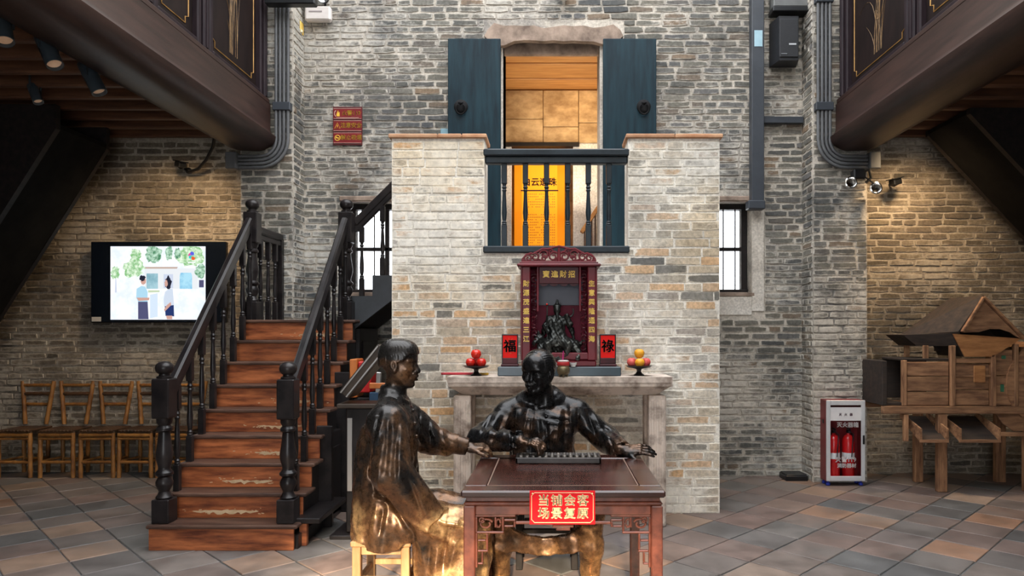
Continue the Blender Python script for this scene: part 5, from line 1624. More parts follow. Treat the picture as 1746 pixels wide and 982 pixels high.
for a, b_ in ((ap, lb_), (ap, rb_)):
    MB().bar((a[0], -.062, a[1]), (b_[0], -.062, b_[1]), .024, .04, (0, 1, 0), .004).build('barge_board', M['old_wood'], wm)
ry = .50
MB().hull([(ap[0], -.06, ap[1]), (ap[0], ry, ap[1]), (lb_[0] - .02, -.05, lb_[1] - .01), (X(1590) - .06, ry, lb_[1] - .05), (ap[0], -.06, ap[1] + .016), (ap[0], ry, ap[1] + .016), (lb_[0] - .03, -.05, lb_[1] + .004), (X(1590) - .07, ry, lb_[1] - .035)]).build('roof_board', M['old_wood_dark'], wm)
MB().hull([(ap[0], -.06, ap[1]), (ap[0], ry, ap[1]), (rb_[0] + .01, -.06, rb_[1]), (rb_[0] + .01, ry, rb_[1]), (ap[0], -.06, ap[1] + .016), (ap[0], ry, ap[1] + .016), (rb_[0] + .025, -.06, rb_[1] + .01), (rb_[0] + .025, ry, rb_[1] + .01)]).build('roof_board', M['old_wood_dark'], wm)
MB().hull([(X(1552) - .02, .10, wz(571)), (lb_[0], -.03, wz(568)), (lb_[0], .0, wz(590)), (X(1572), .10, wz(590)), (X(1552) - .02, .46, wz(571)), (lb_[0], .46, wz(568)), (lb_[0], .46, wz(590)), (X(1572), .46, wz(590))]).build('eave_box', M['old_wood_dark'], wm)
bx('cover_post', (1577, 589), (1586, 612), .02, .05, 'old_wood_v')
bx('cover_post', (1577, 589), (1586, 612), DW - .06, DW - .03, 'old_wood_v')

# ------------------------------------------------------------------ figures: one smooth closed surface each, blended from tapered limbs
class Field:
    def __init__(s, lo, hi, h):
        s.h = h
        s.lo = np.array(lo, np.float32)
        s.n = np.ceil((np.array(hi) - s.lo) / h).astype(int) + 1
        s.D = np.full(s.n, .5, np.float32)
        s.ax = [s.lo[i] + h * np.arange(s.n[i], dtype=np.float32) for i in range(3)]
    def sub(s, lo, hi, m):
        sl = []
        for i in range(3):
            a = int(max(0, math.floor((lo[i] - m - s.lo[i]) / s.h)))
            b = int(min(s.n[i], math.ceil((hi[i] + m - s.lo[i]) / s.h) + 1))
            if b <= a: return None
            sl.append(slice(a, b))
        X = s.ax[0][sl[0]][:, None, None]; Y = s.ax[1][sl[1]][None, :, None]; Z = s.ax[2][sl[2]][None, None, :]
        return tuple(sl), X, Y, Z
    def put(s, fn, lo, hi, k=.02, op='add'):
        r = s.sub(lo, hi, k + 3 * s.h)
        if r is None: return s
        sl, X, Y, Z = r
        d = fn(X, Y, Z)
        A = s.D[sl]
        if op == 'cut': A, d = -A, d
        kk = max(k, 1e-4)
        hh = np.maximum(kk - np.abs(A - d), 0) / kk
        v = np.minimum(A, d) - hh * hh * kk * .25
        s.D[sl] = -v if op == 'cut' else v
        return s
    def cone(s, a, b, ra, rb, k=.02, flat=False, op='add', sq=None):
        a = np.array(a, np.float32); b = np.array(b, np.float32)
        ab = b - a; L2 = float(ab @ ab); L = math.sqrt(L2)
        def fn(X, Y, Z):
            px, py, pz = X - a[0], Y - a[1], Z - a[2]
            t = (px * ab[0] + py * ab[1] + pz * ab[2]) / L2
            tc = np.clip(t, 0, 1)
            d = np.sqrt((px - tc * ab[0]) ** 2 + (py - tc * ab[1]) ** 2 + (pz - tc * ab[2]) ** 2) - (ra + (rb - ra) * tc)
            if flat:
                rad = np.sqrt(np.maximum((px - t * ab[0]) ** 2 + (py - t * ab[1]) ** 2 + (pz - t * ab[2]) ** 2, 0)) - (ra + (rb - ra) * tc)
                d = np.where(t > .5, np.maximum(rad, (t - 1) * L), d)
            return d
        R_ = max(ra, rb)
        return s.put(fn, np.minimum(a, b) - R_, np.maximum(a, b) + R_, k, op)
    def chain(s, pts, rs, k=.02):
        for i in range(len(pts) - 1): s.cone(pts[i], pts[i + 1], rs[i], rs[i + 1], k)
        return s
    def ell(s, c, r, k=.02, rot=None, op='add'):
        c = np.array(c, np.float32)
        Rm = np.eye(3) if rot is None else np.array(rot)
        rmin = min(r)
        def fn(X, Y, Z):
            px, py, pz = X - c[0], Y - c[1], Z - c[2]
            u = (px * Rm[0, 0] + py * Rm[1, 0] + pz * Rm[2, 0]) / r[0]
            v = (px * Rm[0, 1] + py * Rm[1, 1] + pz * Rm[2, 1]) / r[1]
            w = (px * Rm[0, 2] + py * Rm[1, 2] + pz * Rm[2, 2]) / r[2]
            q = np.sqrt(u * u + v * v + w * w)
            g = np.sqrt((u / r[0]) ** 2 + (v / r[1]) ** 2 + (w / r[2]) ** 2) + 1e-6
            return q * (q - 1) / g
        m = max(r)
        return s.put(fn, c - m, c + m, k, op)
    def loft(s, rings, k=.03, flute=None):
        """upright loft through ellipses (z, cx, cy, rx, ry), z rising"""
        rg = np.array(rings, np.float32)
        zs = rg[:, 0]
        def fn(X, Y, Z):
            I = [np.interp(Z.ravel(), zs, rg[:, j]).reshape(Z.shape).astype(np.float32) for j in range(1, 5)]
            u, v = (X - I[0]), (Y - I[1])
            rx, ry = I[2], I[3]
            if flute:
                an = np.arctan2(v / ry, u / rx)
                f = flute(an, Z)
                rx, ry = rx * (1 + f), ry * (1 + f)
            q = np.sqrt((u / rx) ** 2 + (v / ry) ** 2) + 1e-6
            g = np.sqrt((u / rx ** 2) ** 2 + (v / ry ** 2) ** 2) + 1e-6
            d = q * (q - 1) / g
            return np.maximum(d, np.maximum(zs[0] - Z, Z - zs[-1]))
        lo = [float((rg[:, 1] - rg[:, 3]).min()) - .03, float((rg[:, 2] - rg[:, 4]).min()) - .03, float(zs[0])]
        hi = [float((rg[:, 1] + rg[:, 3]).max()) + .03, float((rg[:, 2] + rg[:, 4]).max()) + .03, float(zs[-1])]
        return s.put(fn, lo, hi, k)
    def folds(s, lines, r=.010, k=.03):
        for a, b in lines: s.cone(a, b, r, r * .45, k)
        return s
    def grooves(s, lines, r=.006, k=.014):
        for a, b in lines: s.cone(a, b, r, r * .5, k, op='cut')
        return s
    def crease(s, lines, amp, w, y0, y1, zr=(-9, 9)):
        """soft ridges (amp > 0) or valleys along lines that run over the cloth, felt between the depths y0 and y1"""
        for a, b in lines:
            m = 2.6 * w
            r = s.sub((min(a[0], b[0]) - m, y0, min(a[2], b[2]) - m), (max(a[0], b[0]) + m, y1, max(a[2], b[2]) + m), 0)
            if r is None: continue
            sl, X, Y, Z = r
            dx, dz = b[0] - a[0], b[2] - a[2]
            L2 = dx * dx + dz * dz
            t = np.clip(((X - a[0]) * dx + (Z - a[2]) * dz) / L2, 0, 1)
            q = (X - a[0] - t * dx) ** 2 + (Z - a[2] - t * dz) ** 2
            s.D[sl] -= (amp * np.exp(-q / (w * w)) * np.sin(math.pi * (.12 + .76 * t))).astype(np.float32)
    def ripple(s, fn, lo, hi):
        sl, X, Y, Z = s.sub(lo, hi, 0)
        s.D[sl] += fn(X, Y, Z)
    def mesh(s, name, smooth_iter=1):
        D = s.D
        sg = D < 0
        nx, ny, nz = D.shape
        c = np.zeros((nx - 1, ny - 1, nz - 1), np.int8)
        for i in (0, 1):
            for j in (0, 1):
                for k in (0, 1):
                    c += sg[i:nx - 1 + i, j:ny - 1 + j, k:nz - 1 + k]
        act = (c > 0) & (c < 8)
        idx = np.full(c.shape, -1, np.int64)
        cells = np.argwhere(act)
        idx[act] = np.arange(len(cells))
        P = np.zeros((len(cells), 3)); W = np.zeros(len(cells))
        ci, cj, ck = cells.T
        cor = {(i, j, k): D[ci + i, cj + j, ck + k] for i in (0, 1) for j in (0, 1) for k in (0, 1)}
        for a in cor:
            for d in range(3):
                if a[d]: continue
                b = tuple(1 if e == d else a[e] for e in range(3))
                va, vb = cor[a], cor[b]
                m = (va < 0) != (vb < 0)
                t = np.where(m, va / np.where(m, va - vb, 1), 0)
                p = np.array(a, float)[None, :] + np.eye(3)[d][None, :] * t[:, None]
                P += p * m[:, None]; W += m
        V = (cells + P / W[:, None]) * s.h + s.lo
        Q = []
        for d in range(3):
            sl0 = [slice(1, -1)] * 3; sl0[d] = slice(0, -1)
            A = sg[tuple(slice(0, D.shape[e] - 1) if e == d else slice(1, D.shape[e] - 1) for e in range(3))]
            B = sg[tuple(slice(1, D.shape[e]) if e == d else slice(1, D.shape[e] - 1) for e in range(3))]
            ch = np.argwhere(A != B)
            if not len(ch): continue
            flip = A[tuple(ch.T)]
            g = ch.copy()
            for e in range(3):
                if e != d: g[:, e] += 1
            e1, e2 = [e for e in range(3) if e != d]
            def cell(o1, o2):
                q = g.copy(); q[:, e1] -= o1; q[:, e2] -= o2
                return idx[tuple(q.T)]
            quad = np.stack([cell(1, 1), cell(0, 1), cell(0, 0), cell(1, 0)], 1)
            if d == 1: flip = ~flip
            quad[~flip] = quad[~flip][:, ::-1]
            Q.append(quad)
        Q = np.concatenate(Q)
        # light smoothing of the vertices
        for _ in range(smooth_iter):
            S_ = np.zeros_like(V); C_ = np.zeros(len(V))
            for a, b in ((0, 1), (1, 2), (2, 3), (3, 0)):
                np.add.at(S_, Q[:, a], V[Q[:, b]]); np.add.at(C_, Q[:, a], 1)
            V = V * .5 + .5 * S_ / np.maximum(C_, 1)[:, None]
        me = bpy.data.meshes.new(name)
        me.vertices.add(len(V)); me.vertices.foreach_set('co', V.astype(np.float32).ravel())
        me.loops.add(len(Q) * 4); me.loops.foreach_set('vertex_index', Q.astype(np.int32).ravel())
        me.polygons.add(len(Q)); me.polygons.foreach_set('loop_start', np.arange(0, len(Q) * 4, 4, dtype=np.int32))
        me.polygons.foreach_set('use_smooth', np.ones(len(Q), bool))
        me.update(); me.validate()
        return me

def basis(fwd, up=(0, 0, 1)):
    f = Vector(fwd).normalized()
    l = Vector(up).cross(f).normalized()
    u = f.cross(l)
    return np.array([[f.x, l.x, u.x], [f.y, l.y, u.y], [f.z, l.z, u.z]])

def head(S, c, fwd, H, up=(0, 0, 1), hair='cap', broad=1.0, dx=.92):
    """head of height H centred at c; local x forward, y to the figure's left, z up"""
    B = basis(fwd, up)
    sc = np.array([dx, broad, 1.0]) * H
    def W(p): return np.array(c) + B @ (np.array(p) * sc)
    def E(p, r, k=.02, op='add', tilt=0):
        rot = B
        if tilt:
            ct, st_ = math.cos(tilt), math.sin(tilt)
            rot = B @ np.array([[ct, 0, st_], [0, 1, 0], [-st_, 0, ct]])
        S.ell(W(p), [r[0] * sc[0], r[1] * sc[1], r[2] * sc[2]], k * H * 4, rot, op)
    def Cc(a, b, ra, rb, k=.02, op='add'): S.cone(W(a), W(b), ra * H, rb * H, k * H * 4, op=op)
    E((-.06, 0, .13), (.43, .335, .36), .02)
    E((.10, 0, -.10), (.275, .255, .34), .03)
    E((.02, 0, -.16), (.28, .262, .23), .03)
    for y in (-1, 1):
        Cc((-.06, y * .235, -.16), (.20, y * .11, -.405), .080, .070, .025)
        E((.225, y * .175, -.10), (.105, .095, .085), .02)
        Cc((-.12, y * .12, -.36), (-.13, y * .09, -.75), .10, .12, .03)
    E((.275, 0, -.415), (.105, .115, .080), .016)
    E((.24, 0, .17), (.15, .22, .17), .03)
    for y in (-1, 1):
        Cc((.355, y * .045, .062), (.270, y * .225, .070), .044, .036, .010)
        E((.385, y * .125, -.012), (.070, .092, .058), .010, 'cut')
        E((.272, y * .125, -.018), (.076, .066, .048), .003)
        Cc((.345, y * .060, .004), (.312, y * .195, -.006), .017, .015, .004)
        Cc((.342, y * .064, -.044), (.312, y * .188, -.050), .014, .012, .004)
        E((.372, y * .056, -.168), (.050, .040, .036), .006)
        Cc((.345, y * .095, -.165), (.285, y * .165, -.315), .016, .012, .012, 'cut')
        Cc((.30, y * .105, -.082), (.26, y * .20, -.100), .009, .008, .010, 'cut')
    Cc((.340, 0, .050), (.438, 0, -.130), .038, .054, .010)
    E((.452, 0, -.150), (.054, .050, .044), .006)
    Cc((.40, .030, -.195), (.41, .034, -.19), .012, .012, .004, 'cut'); Cc((.40, -.030, -.195), (.41, -.034, -.19), .012, .012, .004, 'cut')
    E((.325, 0, -.270), (.090, .130, .085), .018)
    Cc((.385, -.090, -.262), (.425, 0, -.246), .022, .030, .006); Cc((.425, 0, -.246), (.385, .090, -.262), .030, .022, .006)
    Cc((.375, -.078, -.318), (.412, 0, -.326), .024, .034, .006); Cc((.412, 0, -.326), (.375, .078, -.318), .034, .024, .006)
    Cc((.44, -.11, -.287), (.452, .11, -.287), .013, .013, .005, 'cut')
    Cc((.415, -.09, -.372), (.415, .09, -.372), .020, .020, .014, 'cut')
    for y in (-1, 1):
        E((-.045, y * .335, -.035), (.098, .046, .140), .004, tilt=-.2)
        E((-.030, y * .383, -.015), (.054, .032, .082), .004, 'cut', tilt=-.2)
        E((-.02, y * .34, -.140), (.040, .034, .045), .006)
    if hair == 'cap':
        r0 = S.sub(W((-.06, 0, .15)) - .6 * H, W((-.06, 0, .15)) + .6 * H, 0)
        sl, X, Y, Z = r0
        px, py, pz = X - c[0], Y - c[1], Z - c[2]
        u = (px * B[0, 0] + py * B[1, 0] + pz * B[2, 0]) / sc[0]; v = (px * B[0, 1] + py * B[1, 1] + pz * B[2, 1]) / sc[1]; w = (px * B[0, 2] + py * B[1, 2] + pz * B[2, 2]) / sc[2]
        q = ((np.abs(u + .028) / .478) ** 2.8 + (np.abs(v) / .352) ** 2.6 + (np.abs(w - .10) / .402) ** 2.6) ** (1 / 2.7)
        d = (q - 1) * .38 * H
        line = np.where(u > .30, .205, np.where(u > .16, .205 - (.30 - u) * 1.0, .065 - (.16 - u) * .22))
        edge = (line - w) * H * .8
        strands = np.sin(np.arctan2(v, u + .25) * 52 + w * 26 + np.sin(w * 30)) * .0011
        d = np.maximum(d + strands, edge)
        A = S.D[sl]
        kk = .010
        hh = np.maximum(kk - np.abs(A - d), 0) / kk
        S.D[sl] = np.minimum(A, d) - hh * hh * kk * .25
    elif hair == 'receding':
        r0 = S.sub(W((-.06, 0, .15)) - .6 * H, W((-.06, 0, .15)) + .6 * H, 0)
        sl, X, Y, Z = r0
        px, py, pz = X - c[0], Y - c[1], Z - c[2]
        u = (px * B[0, 0] + py * B[1, 0] + pz * B[2, 0]) / sc[0]; v = (px * B[0, 1] + py * B[1, 1] + pz * B[2, 1]) / sc[1]; w = (px * B[0, 2] + py * B[1, 2] + pz * B[2, 2]) / sc[2]
        q = np.sqrt(((u + .065) / .448) ** 2 + (v / .352) ** 2 + ((w - .13) / .378) ** 2)
        d = (q - 1) * .38 * H
        edge = np.maximum(u - .14, (-.02 - (.0 - u) * .35) - w) * H * .8
        strands = np.sin(np.arctan2(v, w - .1) * 40 + u * 14) * .0014
        d = np.maximum(d + strands, edge)
        A = S.D[sl]
        kk = .008
        hh = np.maximum(kk - np.abs(A - d), 0) / kk
        S.D[sl] = np.minimum(A, d) - hh * hh * kk * .25

def hand(S, wrist, dirn, back, thumb, size=1.0, curl=(.25, .35, .45, .55), spread=.10, thumb_open=.75):
    """wrist -> knuckles along dirn; back = normal of the back of the hand; thumb = +1/-1 side of (back x dirn)"""
    d = Vector(dirn).normalized(); n = Vector(back); n = (n - d * n.dot(d)).normalized(); l = n.cross(d) * thumb
    Z = size
    o = Vector(wrist)
    def P(x, y, z): return o + d * (x * Z) + l * (y * Z) + n * (z * Z)
    S.cone(P(-.03, 0, 0), P(.015, 0, 0), .026 * Z, .025 * Z, .012)
    for y in (-.026, -.009, .009, .026):
        S.cone(P(.008, y * .75, .0), P(.082, y * 1.08, .002), .0155 * Z, .0140 * Z, .010)
    S.cone(P(.015, .026, -.008), P(.05, .034, -.008), .018 * Z, .014 * Z, .012)
    Ls = ((.034, .022, .018), (.040, .026, .020), (.037, .024, .019), (.028, .019, .016))
    for i, y in enumerate((.030, .0105, -.0095, -.0285)):
        p = P(.082, y * 1.05, .003)
        S.ell(p, (.0125 * Z,) * 3, .006)
        an = 0
        sp = (y / .03) * spread
        for j, Lk in enumerate(Ls[i]):
            an += curl[i] * (.7 if j == 0 else 1.0)
            dv = (d * math.cos(an) - n * math.sin(an) + l * sp * math.cos(an)).normalized()
            q = p + dv * (Lk * Z)
            S.cone(p, q, (.0098 - .0009 * j) * Z, (.0090 - .0010 * j) * Z, .0035)
            p = q
    p = P(.030, .034, -.006)
    for j, (Lk, op_) in enumerate(((.038, thumb_open), (.030, thumb_open * .62), (.024, thumb_open * .35))):
        dv = (d * math.cos(op_) + l * math.sin(op_) - n * (.18 + .12 * j)).normalized()
        q = p + dv * (Lk * Z)
        S.cone(p, q, (.0125 - .0012 * j) * Z, (.0112 - .0014 * j) * Z, .006)
        p = q

# bronze: dark skin rubbed back to warm brown in patches
def bronze_mat(name, dark, brown, bare, lo, hi, rough=.33, worn=0.0, metal=.7, face=0):
    m, nt, b = node_mat(name)
    L = nt.links
    tc = N(nt, 'ShaderNodeTexCoord')
    p = tc.outputs['Object']
    f = noise(nt, p, 3.6, 7, .64)
    if worn:                                           # lower parts lighter: rubbed bronze, with sunlight put into the colour too
        sep = N(nt, 'ShaderNodeSeparateXYZ')
        L.new(p, sep.inputs[0])
        f = mathn(nt, 'ADD', f, mathn(nt, 'MULTIPLY', mathn(nt, 'SUBTRACT', .86, sep.outputs['Z']), worn))
    if face:                                           # the skin of face and nape has kept its brown, the hair is black
        sp = N(nt, 'ShaderNodeSeparateXYZ')
        L.new(p, sp.inputs[0])
        up = mathn(nt, 'MULTIPLY', mathn(nt, 'SUBTRACT', sp.outputs['Z'], 1.235), 25, True)
        dn = mathn(nt, 'MULTIPLY', mathn(nt, 'SUBTRACT', face, sp.outputs['Z']), 40, True)
        f = mathn(nt, 'ADD', f, mathn(nt, 'MULTIPLY', mathn(nt, 'MULTIPLY', up, dn), .12))
    rp = ramp(nt, [(lo, dark), (hi, brown), (min(1, hi + .16), bare)])
    L.new(f, rp.inputs[0])
    g = noise(nt, p, 38, 4, .65)
    gr = ramp(nt, [(.3, .6), (.7, 1.25)])
    L.new(g, gr.inputs[0])
    L.new(mixc(nt, 1.0, rp.outputs[0], gr.outputs[0], 'MULTIPLY'), b.inputs['Base Color'])
    b.inputs['Metallic'].default_value = metal
    r = mathn(nt, 'ADD', mathn(nt, 'MULTIPLY', g, .24), rough - .12)
    L.new(r, b.inputs['Roughness'])
    bump(nt, b, noise(nt, p, 60, 4, .6), .18, .004)
    return m
M['bronze_left'] = bronze_mat('bronze_left', (.026, .024, .023), (.19, .095, .044), (.78, .50, .23), .44, .62, .28, .34, .5, 1.415)  # pale bare tone also carries the sunlight on the lower robe
M['bronze_right'] = bronze_mat('bronze_right', (.018, .018, .019), (.125, .065, .034), (.42, .23, .10), .48, .66, .27, .34, .6)

# ---- the man at the left, seated in profile
YM = 3.78
def g1(px, py, Y=YM): return np.array(at(px, py, Y))
S = Field((-1.20, 3.36, -.0), (-.22, 4.22, 1.53), .0043)
fl = lambda an, Z: .035 * np.sin(an * 9 + Z * 7) * np.clip((1.0 - Z) * 2, 0, 1) + .018 * np.sin(an * 17 - Z * 11)
S.loft([(.418, -.885, YM, .192, .232), (.46, -.885, YM, .197, .236), (.56, -.890, YM, .195, .228), (.705, -.905, YM, .178, .205), (.864, -.908, YM, .162, .195), (.96, -.895, YM, .160, .205),
        (1.04, -.878, YM, .148, .215), (1.09, -.868, YM, .125, .19), (1.13, -.860, YM, .098, .13), (1.165, -.855, YM, .070, .085)], .03, fl)
# thighs and the robe over them
for y in (-1, 1):
    S.chain([(-.86, YM + y * .105, .555), (-.64, YM + y * .125, .545), (-.43, YM + y * .115, .535)], [.125, .108, .092], .05)
    S.chain([(-.43, YM + y * .115, .53), (-.43, YM + y * .115, .30), (-.45, YM + y * .115, .10)], [.092, .080, .078], .05)
    S.chain([(-.47, YM + y * .115, .050), (-.30, YM + y * .13, .040)], [.045, .036], .012)
    S.ell((-.36, YM + y * .125, .028), (.13, .048, .028), .012)
fl2 = lambda an, Z: .05 * np.sin(an * 11 + Z * 5) * np.clip((.62 - Z) * 2.2, 0, 1)
S.loft([(.075, -.575, YM, .225, .235), (.25, -.570, YM, .205, .222), (.40, -.585, YM, .215, .215), (.52, -.62, YM, .22, .205), (.575, -.63, YM, .16, .17)], .05, fl2)
# near arm: hanging sleeve, forearm forward and down to the thigh
sh, el, wr = g1(667, 716, 3.60), g1(668, 806, 3.51), g1(738, 884, 3.58)
S.cone(sh, el, .082, .098, .05)
S.cone(el, wr, .098, .074, .03, flat=True)
S.cone(el + [-.01, 0, -.03], (el + wr) / 2 + [-.01, 0, -.045], .070, .055, .03)
hand(S, wr + [.035, .0, -.005], (1, .12, -.12), (.1, -.35, .95), 1, 1.12, (.22, .25, .28, .32))
# far arm over the table edge
sh2, el2, wr2 = g1(698, 712, 3.96), g1(738, 748, 4.03), g1(797, 762, 4.06)
S.cone(sh2, el2, .080, .078, .03)
S.cone(el2, wr2, .076, .050, .025, flat=True)
S.cone(g1(722, 762, 4.02), g1(760, 770, 4.04), .036, .026, .03)
S.cone(wr2 + [-.03, 0, 0], wr2 + [.03, 0, 0], .038, .038, .004, op='cut')
S.cone(wr2 + [-.08, 0, .0], wr2 + [.01, 0, .0], .030, .026, .004)
hand(S, wr2 + [.005, 0, .0], (1, .04, -.04), (0, -.25, 1), -1, 1.0, (.42, .50, .55, .6), thumb_open=.45)
# collar and head
c0_ = np.array((-.856, YM, 1.196))
for k in range(20):
    a0, a1 = 2 * math.pi * k / 20, 2 * math.pi * (k + 1) / 20
    f = lambda a: c0_ + [.073 * math.cos(a), .070 * math.sin(a), -.020 - .042 * math.cos(a)]
    S.cone(f(a0), f(a1), .014, .014, .008)
    f2 = lambda a: c0_ + [.070 * math.cos(a), .067 * math.sin(a), .008 - .044 * math.cos(a)]
    S.cone(f2(a0), f2(a1), .0115, .0115, .005)
S.cone((-.868, YM, 1.12), (-.850, YM, 1.28), .066, .056, .02)
for y in (-1, 1):
    S.cone((-.875, YM + y * .05, 1.165), (-.885, YM + y * .19, 1.085), .055, .075, .06)
head(S, (-.834, YM, 1.376), (1, -.03, -.03), .266, hair='cap', dx=.86)
# folds of the robe
G = g1
S.crease([(G(654, 704, 3.5), G(628, 800, 3.5)), (G(640, 716, 3.5), G(616, 830, 3.5)), (G(668, 705, 3.5), G(684, 790, 3.5)), (G(682, 720, 3.5), G(690, 812, 3.5)), (G(654, 760, 3.5), G(650, 838, 3.5)),
          (G(672, 862, 3.5), G(728, 930, 3.5)), (G(690, 885, 3.5), G(770, 935, 3.5)), (G(712, 915, 3.5), G(716, 985, 3.5)), (G(745, 935, 3.5), G(738, 990, 3.5)), (G(778, 925, 3.5), G(758, 990, 3.5)), (G(622, 845, 3.5), G(658, 866, 3.5)), (G(690, 790, 3.5), G(730, 850, 3.5))], .011, .016, 3.3, 3.80)
S.crease([(G(646, 708, 3.5), G(624, 812, 3.5)), (G(676, 726, 3.5), G(680, 812, 3.5)), (G(661, 720, 3.5), G(664, 800, 3.5)), (G(612, 842, 3.5), G(662, 858, 3.5)), (G(655, 850, 3.5), G(706, 925, 3.5)), (G(632, 860, 3.5), G(622, 915, 3.5)), (G(650, 868, 3.5), G(644, 915, 3.5)),
          (G(700, 905, 3.5), G(700, 985, 3.5)), (G(730, 920, 3.5), G(726, 990, 3.5)), (G(762, 905, 3.5), G(748, 985, 3.5)), (G(700, 820, 3.5), G(722, 880, 3.5)), (G(618, 790, 3.5), G(640, 850, 3.5))], -.013, .013, 3.3, 3.80)
S.crease([(G(718, 715, 3.9), G(712, 765, 3.9)), (G(736, 722, 3.95), G(748, 766, 3.95)), (G(752, 738, 3.97), G(764, 770, 3.97)), (G(728, 728, 3.95), G(760, 762, 3.95))], .008, .012, 3.85, 4.25)
S.crease([(G(727, 720, 3.9), G(732, 765, 3.9)), (G(745, 728, 3.95), G(757, 768, 3.95)), (G(706, 705, 3.8), G(712, 760, 3.8))], -.010, .011, 3.75, 4.25)
S.ripple(lambda X, Y, Z: (.0030 * np.sin(X * 62 + Z * 40) * np.sin(Z * 33 - X * 21 + Y * 30)).astype(np.float32), (-1.2, 3.38, .1), (-.55, 4.2, 1.12))
seat_h = .4555
sl, X, Y, Z = S.sub((-1.06, 3.58, 0), (-.735, 4.0, seat_h - .0005), 0)      # the robe ends on the stool seat
S.D[sl] = np.maximum(S.D[sl], .002)
o = link_mesh('bronze_man', S.mesh('bronze_man'), M['bronze_left'])
tag(o, 'bronze young man seated in profile on the light stool, reaching onto the table', 'statue')
kn = MB()
for i in range(3): kn.ball(g1(704 + i * 3, 700 + i * 22, 3.70), .011, 8, 6)
kn.build('button_knots', M['bronze_left'], o)

# ---- the man behind the table, facing the camera and looking to the left
YR2 = 4.52
def g2(px, py, Y=YR2): return np.array(at(px, py, Y))
S = Field((-.60, 3.93, -.0), (.64, 4.76, 1.47), .0044)
cx = -.066
fl = lambda an, Z: .022 * np.sin(an * 11 + Z * 16) + .02 * np.sin(an * 7 - Z * 9)
S.loft([(.40, cx, YR2 + .03, .24, .17), (.50, cx, YR2 + .02, .245, .175), (.62, cx, YR2, .225, .165), (.80, cx - .003, YR2 - .01, .205, .155), (.93, cx, YR2 - .02, .215, .15), (1.0, cx, YR2 - .02, .225, .14), (1.045, cx - .005, YR2 - .01, .20, .12), (1.08, cx - .015, YR2, .14, .10), (1.12, cx - .02, YR2, .085, .085)], .03, fl)
# arms
sh, el, wr = g2(984, 708, 4.50), g2(1034, 748, 4.46), g2(1062, 768, 4.17)
S.cone(sh, el, .088, .082, .04)
S.cone(el, wr, .082, .056, .03, flat=True)
S.cone(el + [.0, -.02, -.03], wr + [-.02, .04, -.035], .055, .035, .03)
S.cone(wr + [.0, .03, 0], wr + [.0, -.03, 0], .040, .044, .004, op='cut')
S.cone(wr + [-.01, .06, .0], wr + [.0, -.008, .003], .030, .026, .004)
hand(S, wr + [.006, -.012, .004], (1.0, -.16, .06), (.0, -.45, .9), -1, 1.15, (.16, .20, .26, .30), .16, .9)
sh, el, wr = g2(862, 712, 4.48), g2(818, 750, 4.33), g2(882, 750, 4.06)
S.cone(sh, el, .086, .080, .04)
S.cone(el, wr, .078, .052, .03, flat=True)
S.cone(el + [.02, -.02, -.02], wr + [-.04, .02, -.03], .045, .034, .03)
S.cone(wr + [-.03, .03, 0], wr + [.03, -.03, 0], .038, .040, .004, op='cut')
S.cone(wr + [-.05, .05, 0], wr + [.004, -.002, 0], .030, .026, .004)
hand(S, wr + [.006, -.006, -.002], (1.0, -.35, -.10), (.12, -.25, .95), 1, 1.12, (.30, .36, .42, .46), .12, .55)
# lap, shins and the robe slung between the knees
for s_, kx in ((-1, -.31), (1, .215)):
    S.chain([(cx + s_ * .12, YR2, .53), (kx * .85 + cx * .15, 4.32, .51), (kx, 4.16, .46)], [.12, .105, .090], .04)
    S.chain([(kx, 4.16, .46), (kx + s_ * .015, 4.17, .26), (kx + s_ * .01, 4.22, .09)], [.088, .070, .062], .04)
    S.ell((kx + s_ * .02, 4.16, .040), (.052, .13, .040), .015)
def drape(X, Y, Z):
    t = np.clip((X + .335) / .58, 0, 1)
    bow = np.sin(math.pi * t)
    zt = .44 - .125 * bow; zb = .275 - .065 * bow
    yc = 4.115 + .05 * bow ** 2 + .004 * np.sin(X * 30 + Z * 30) + (.43 - Z) * .05
    return np.maximum(np.maximum(np.abs(Y - yc) - .024, Z - zt), np.maximum(zb - Z, np.abs(X + .045) - .29)) * .8
S.put(drape, (-.34, 4.02, .18), (.25, 4.26, .46), .03)
# collar, head
c0_ = np.array((cx - .022, YR2 - .005, 1.105))
for k in range(20):
    a0, a1 = 2 * math.pi * k / 20, 2 * math.pi * (k + 1) / 20
    f = lambda a: c0_ + [.108 * math.cos(a) + .008, .100 * math.sin(a), .012 + .045 * math.sin(a) + .012 * math.cos(a)]
    S.cone(f(a0), f(a1), .020, .020, .012)
    f2 = lambda a: c0_ + [.100 * math.cos(a) + .008, .093 * math.sin(a), .038 + .042 * math.sin(a) + .014 * math.cos(a)]
    S.cone(f2(a0), f2(a1), .012, .012, .008)
S.cone((cx - .02, YR2 + .0, 1.08), (cx - .025, YR2 - .06, 1.20), .085, .080, .02)
for s_ in (-1, 1):
    S.cone((cx - .02 + s_ * .07, YR2 + .01, 1.115), (cx + s_ * .215, YR2 - .01, 1.035), .055, .075, .06)
head(S, (-.094, 4.405, 1.296), (-.60, -.80, -.08), .280, hair='receding', broad=1.05, dx=.92)
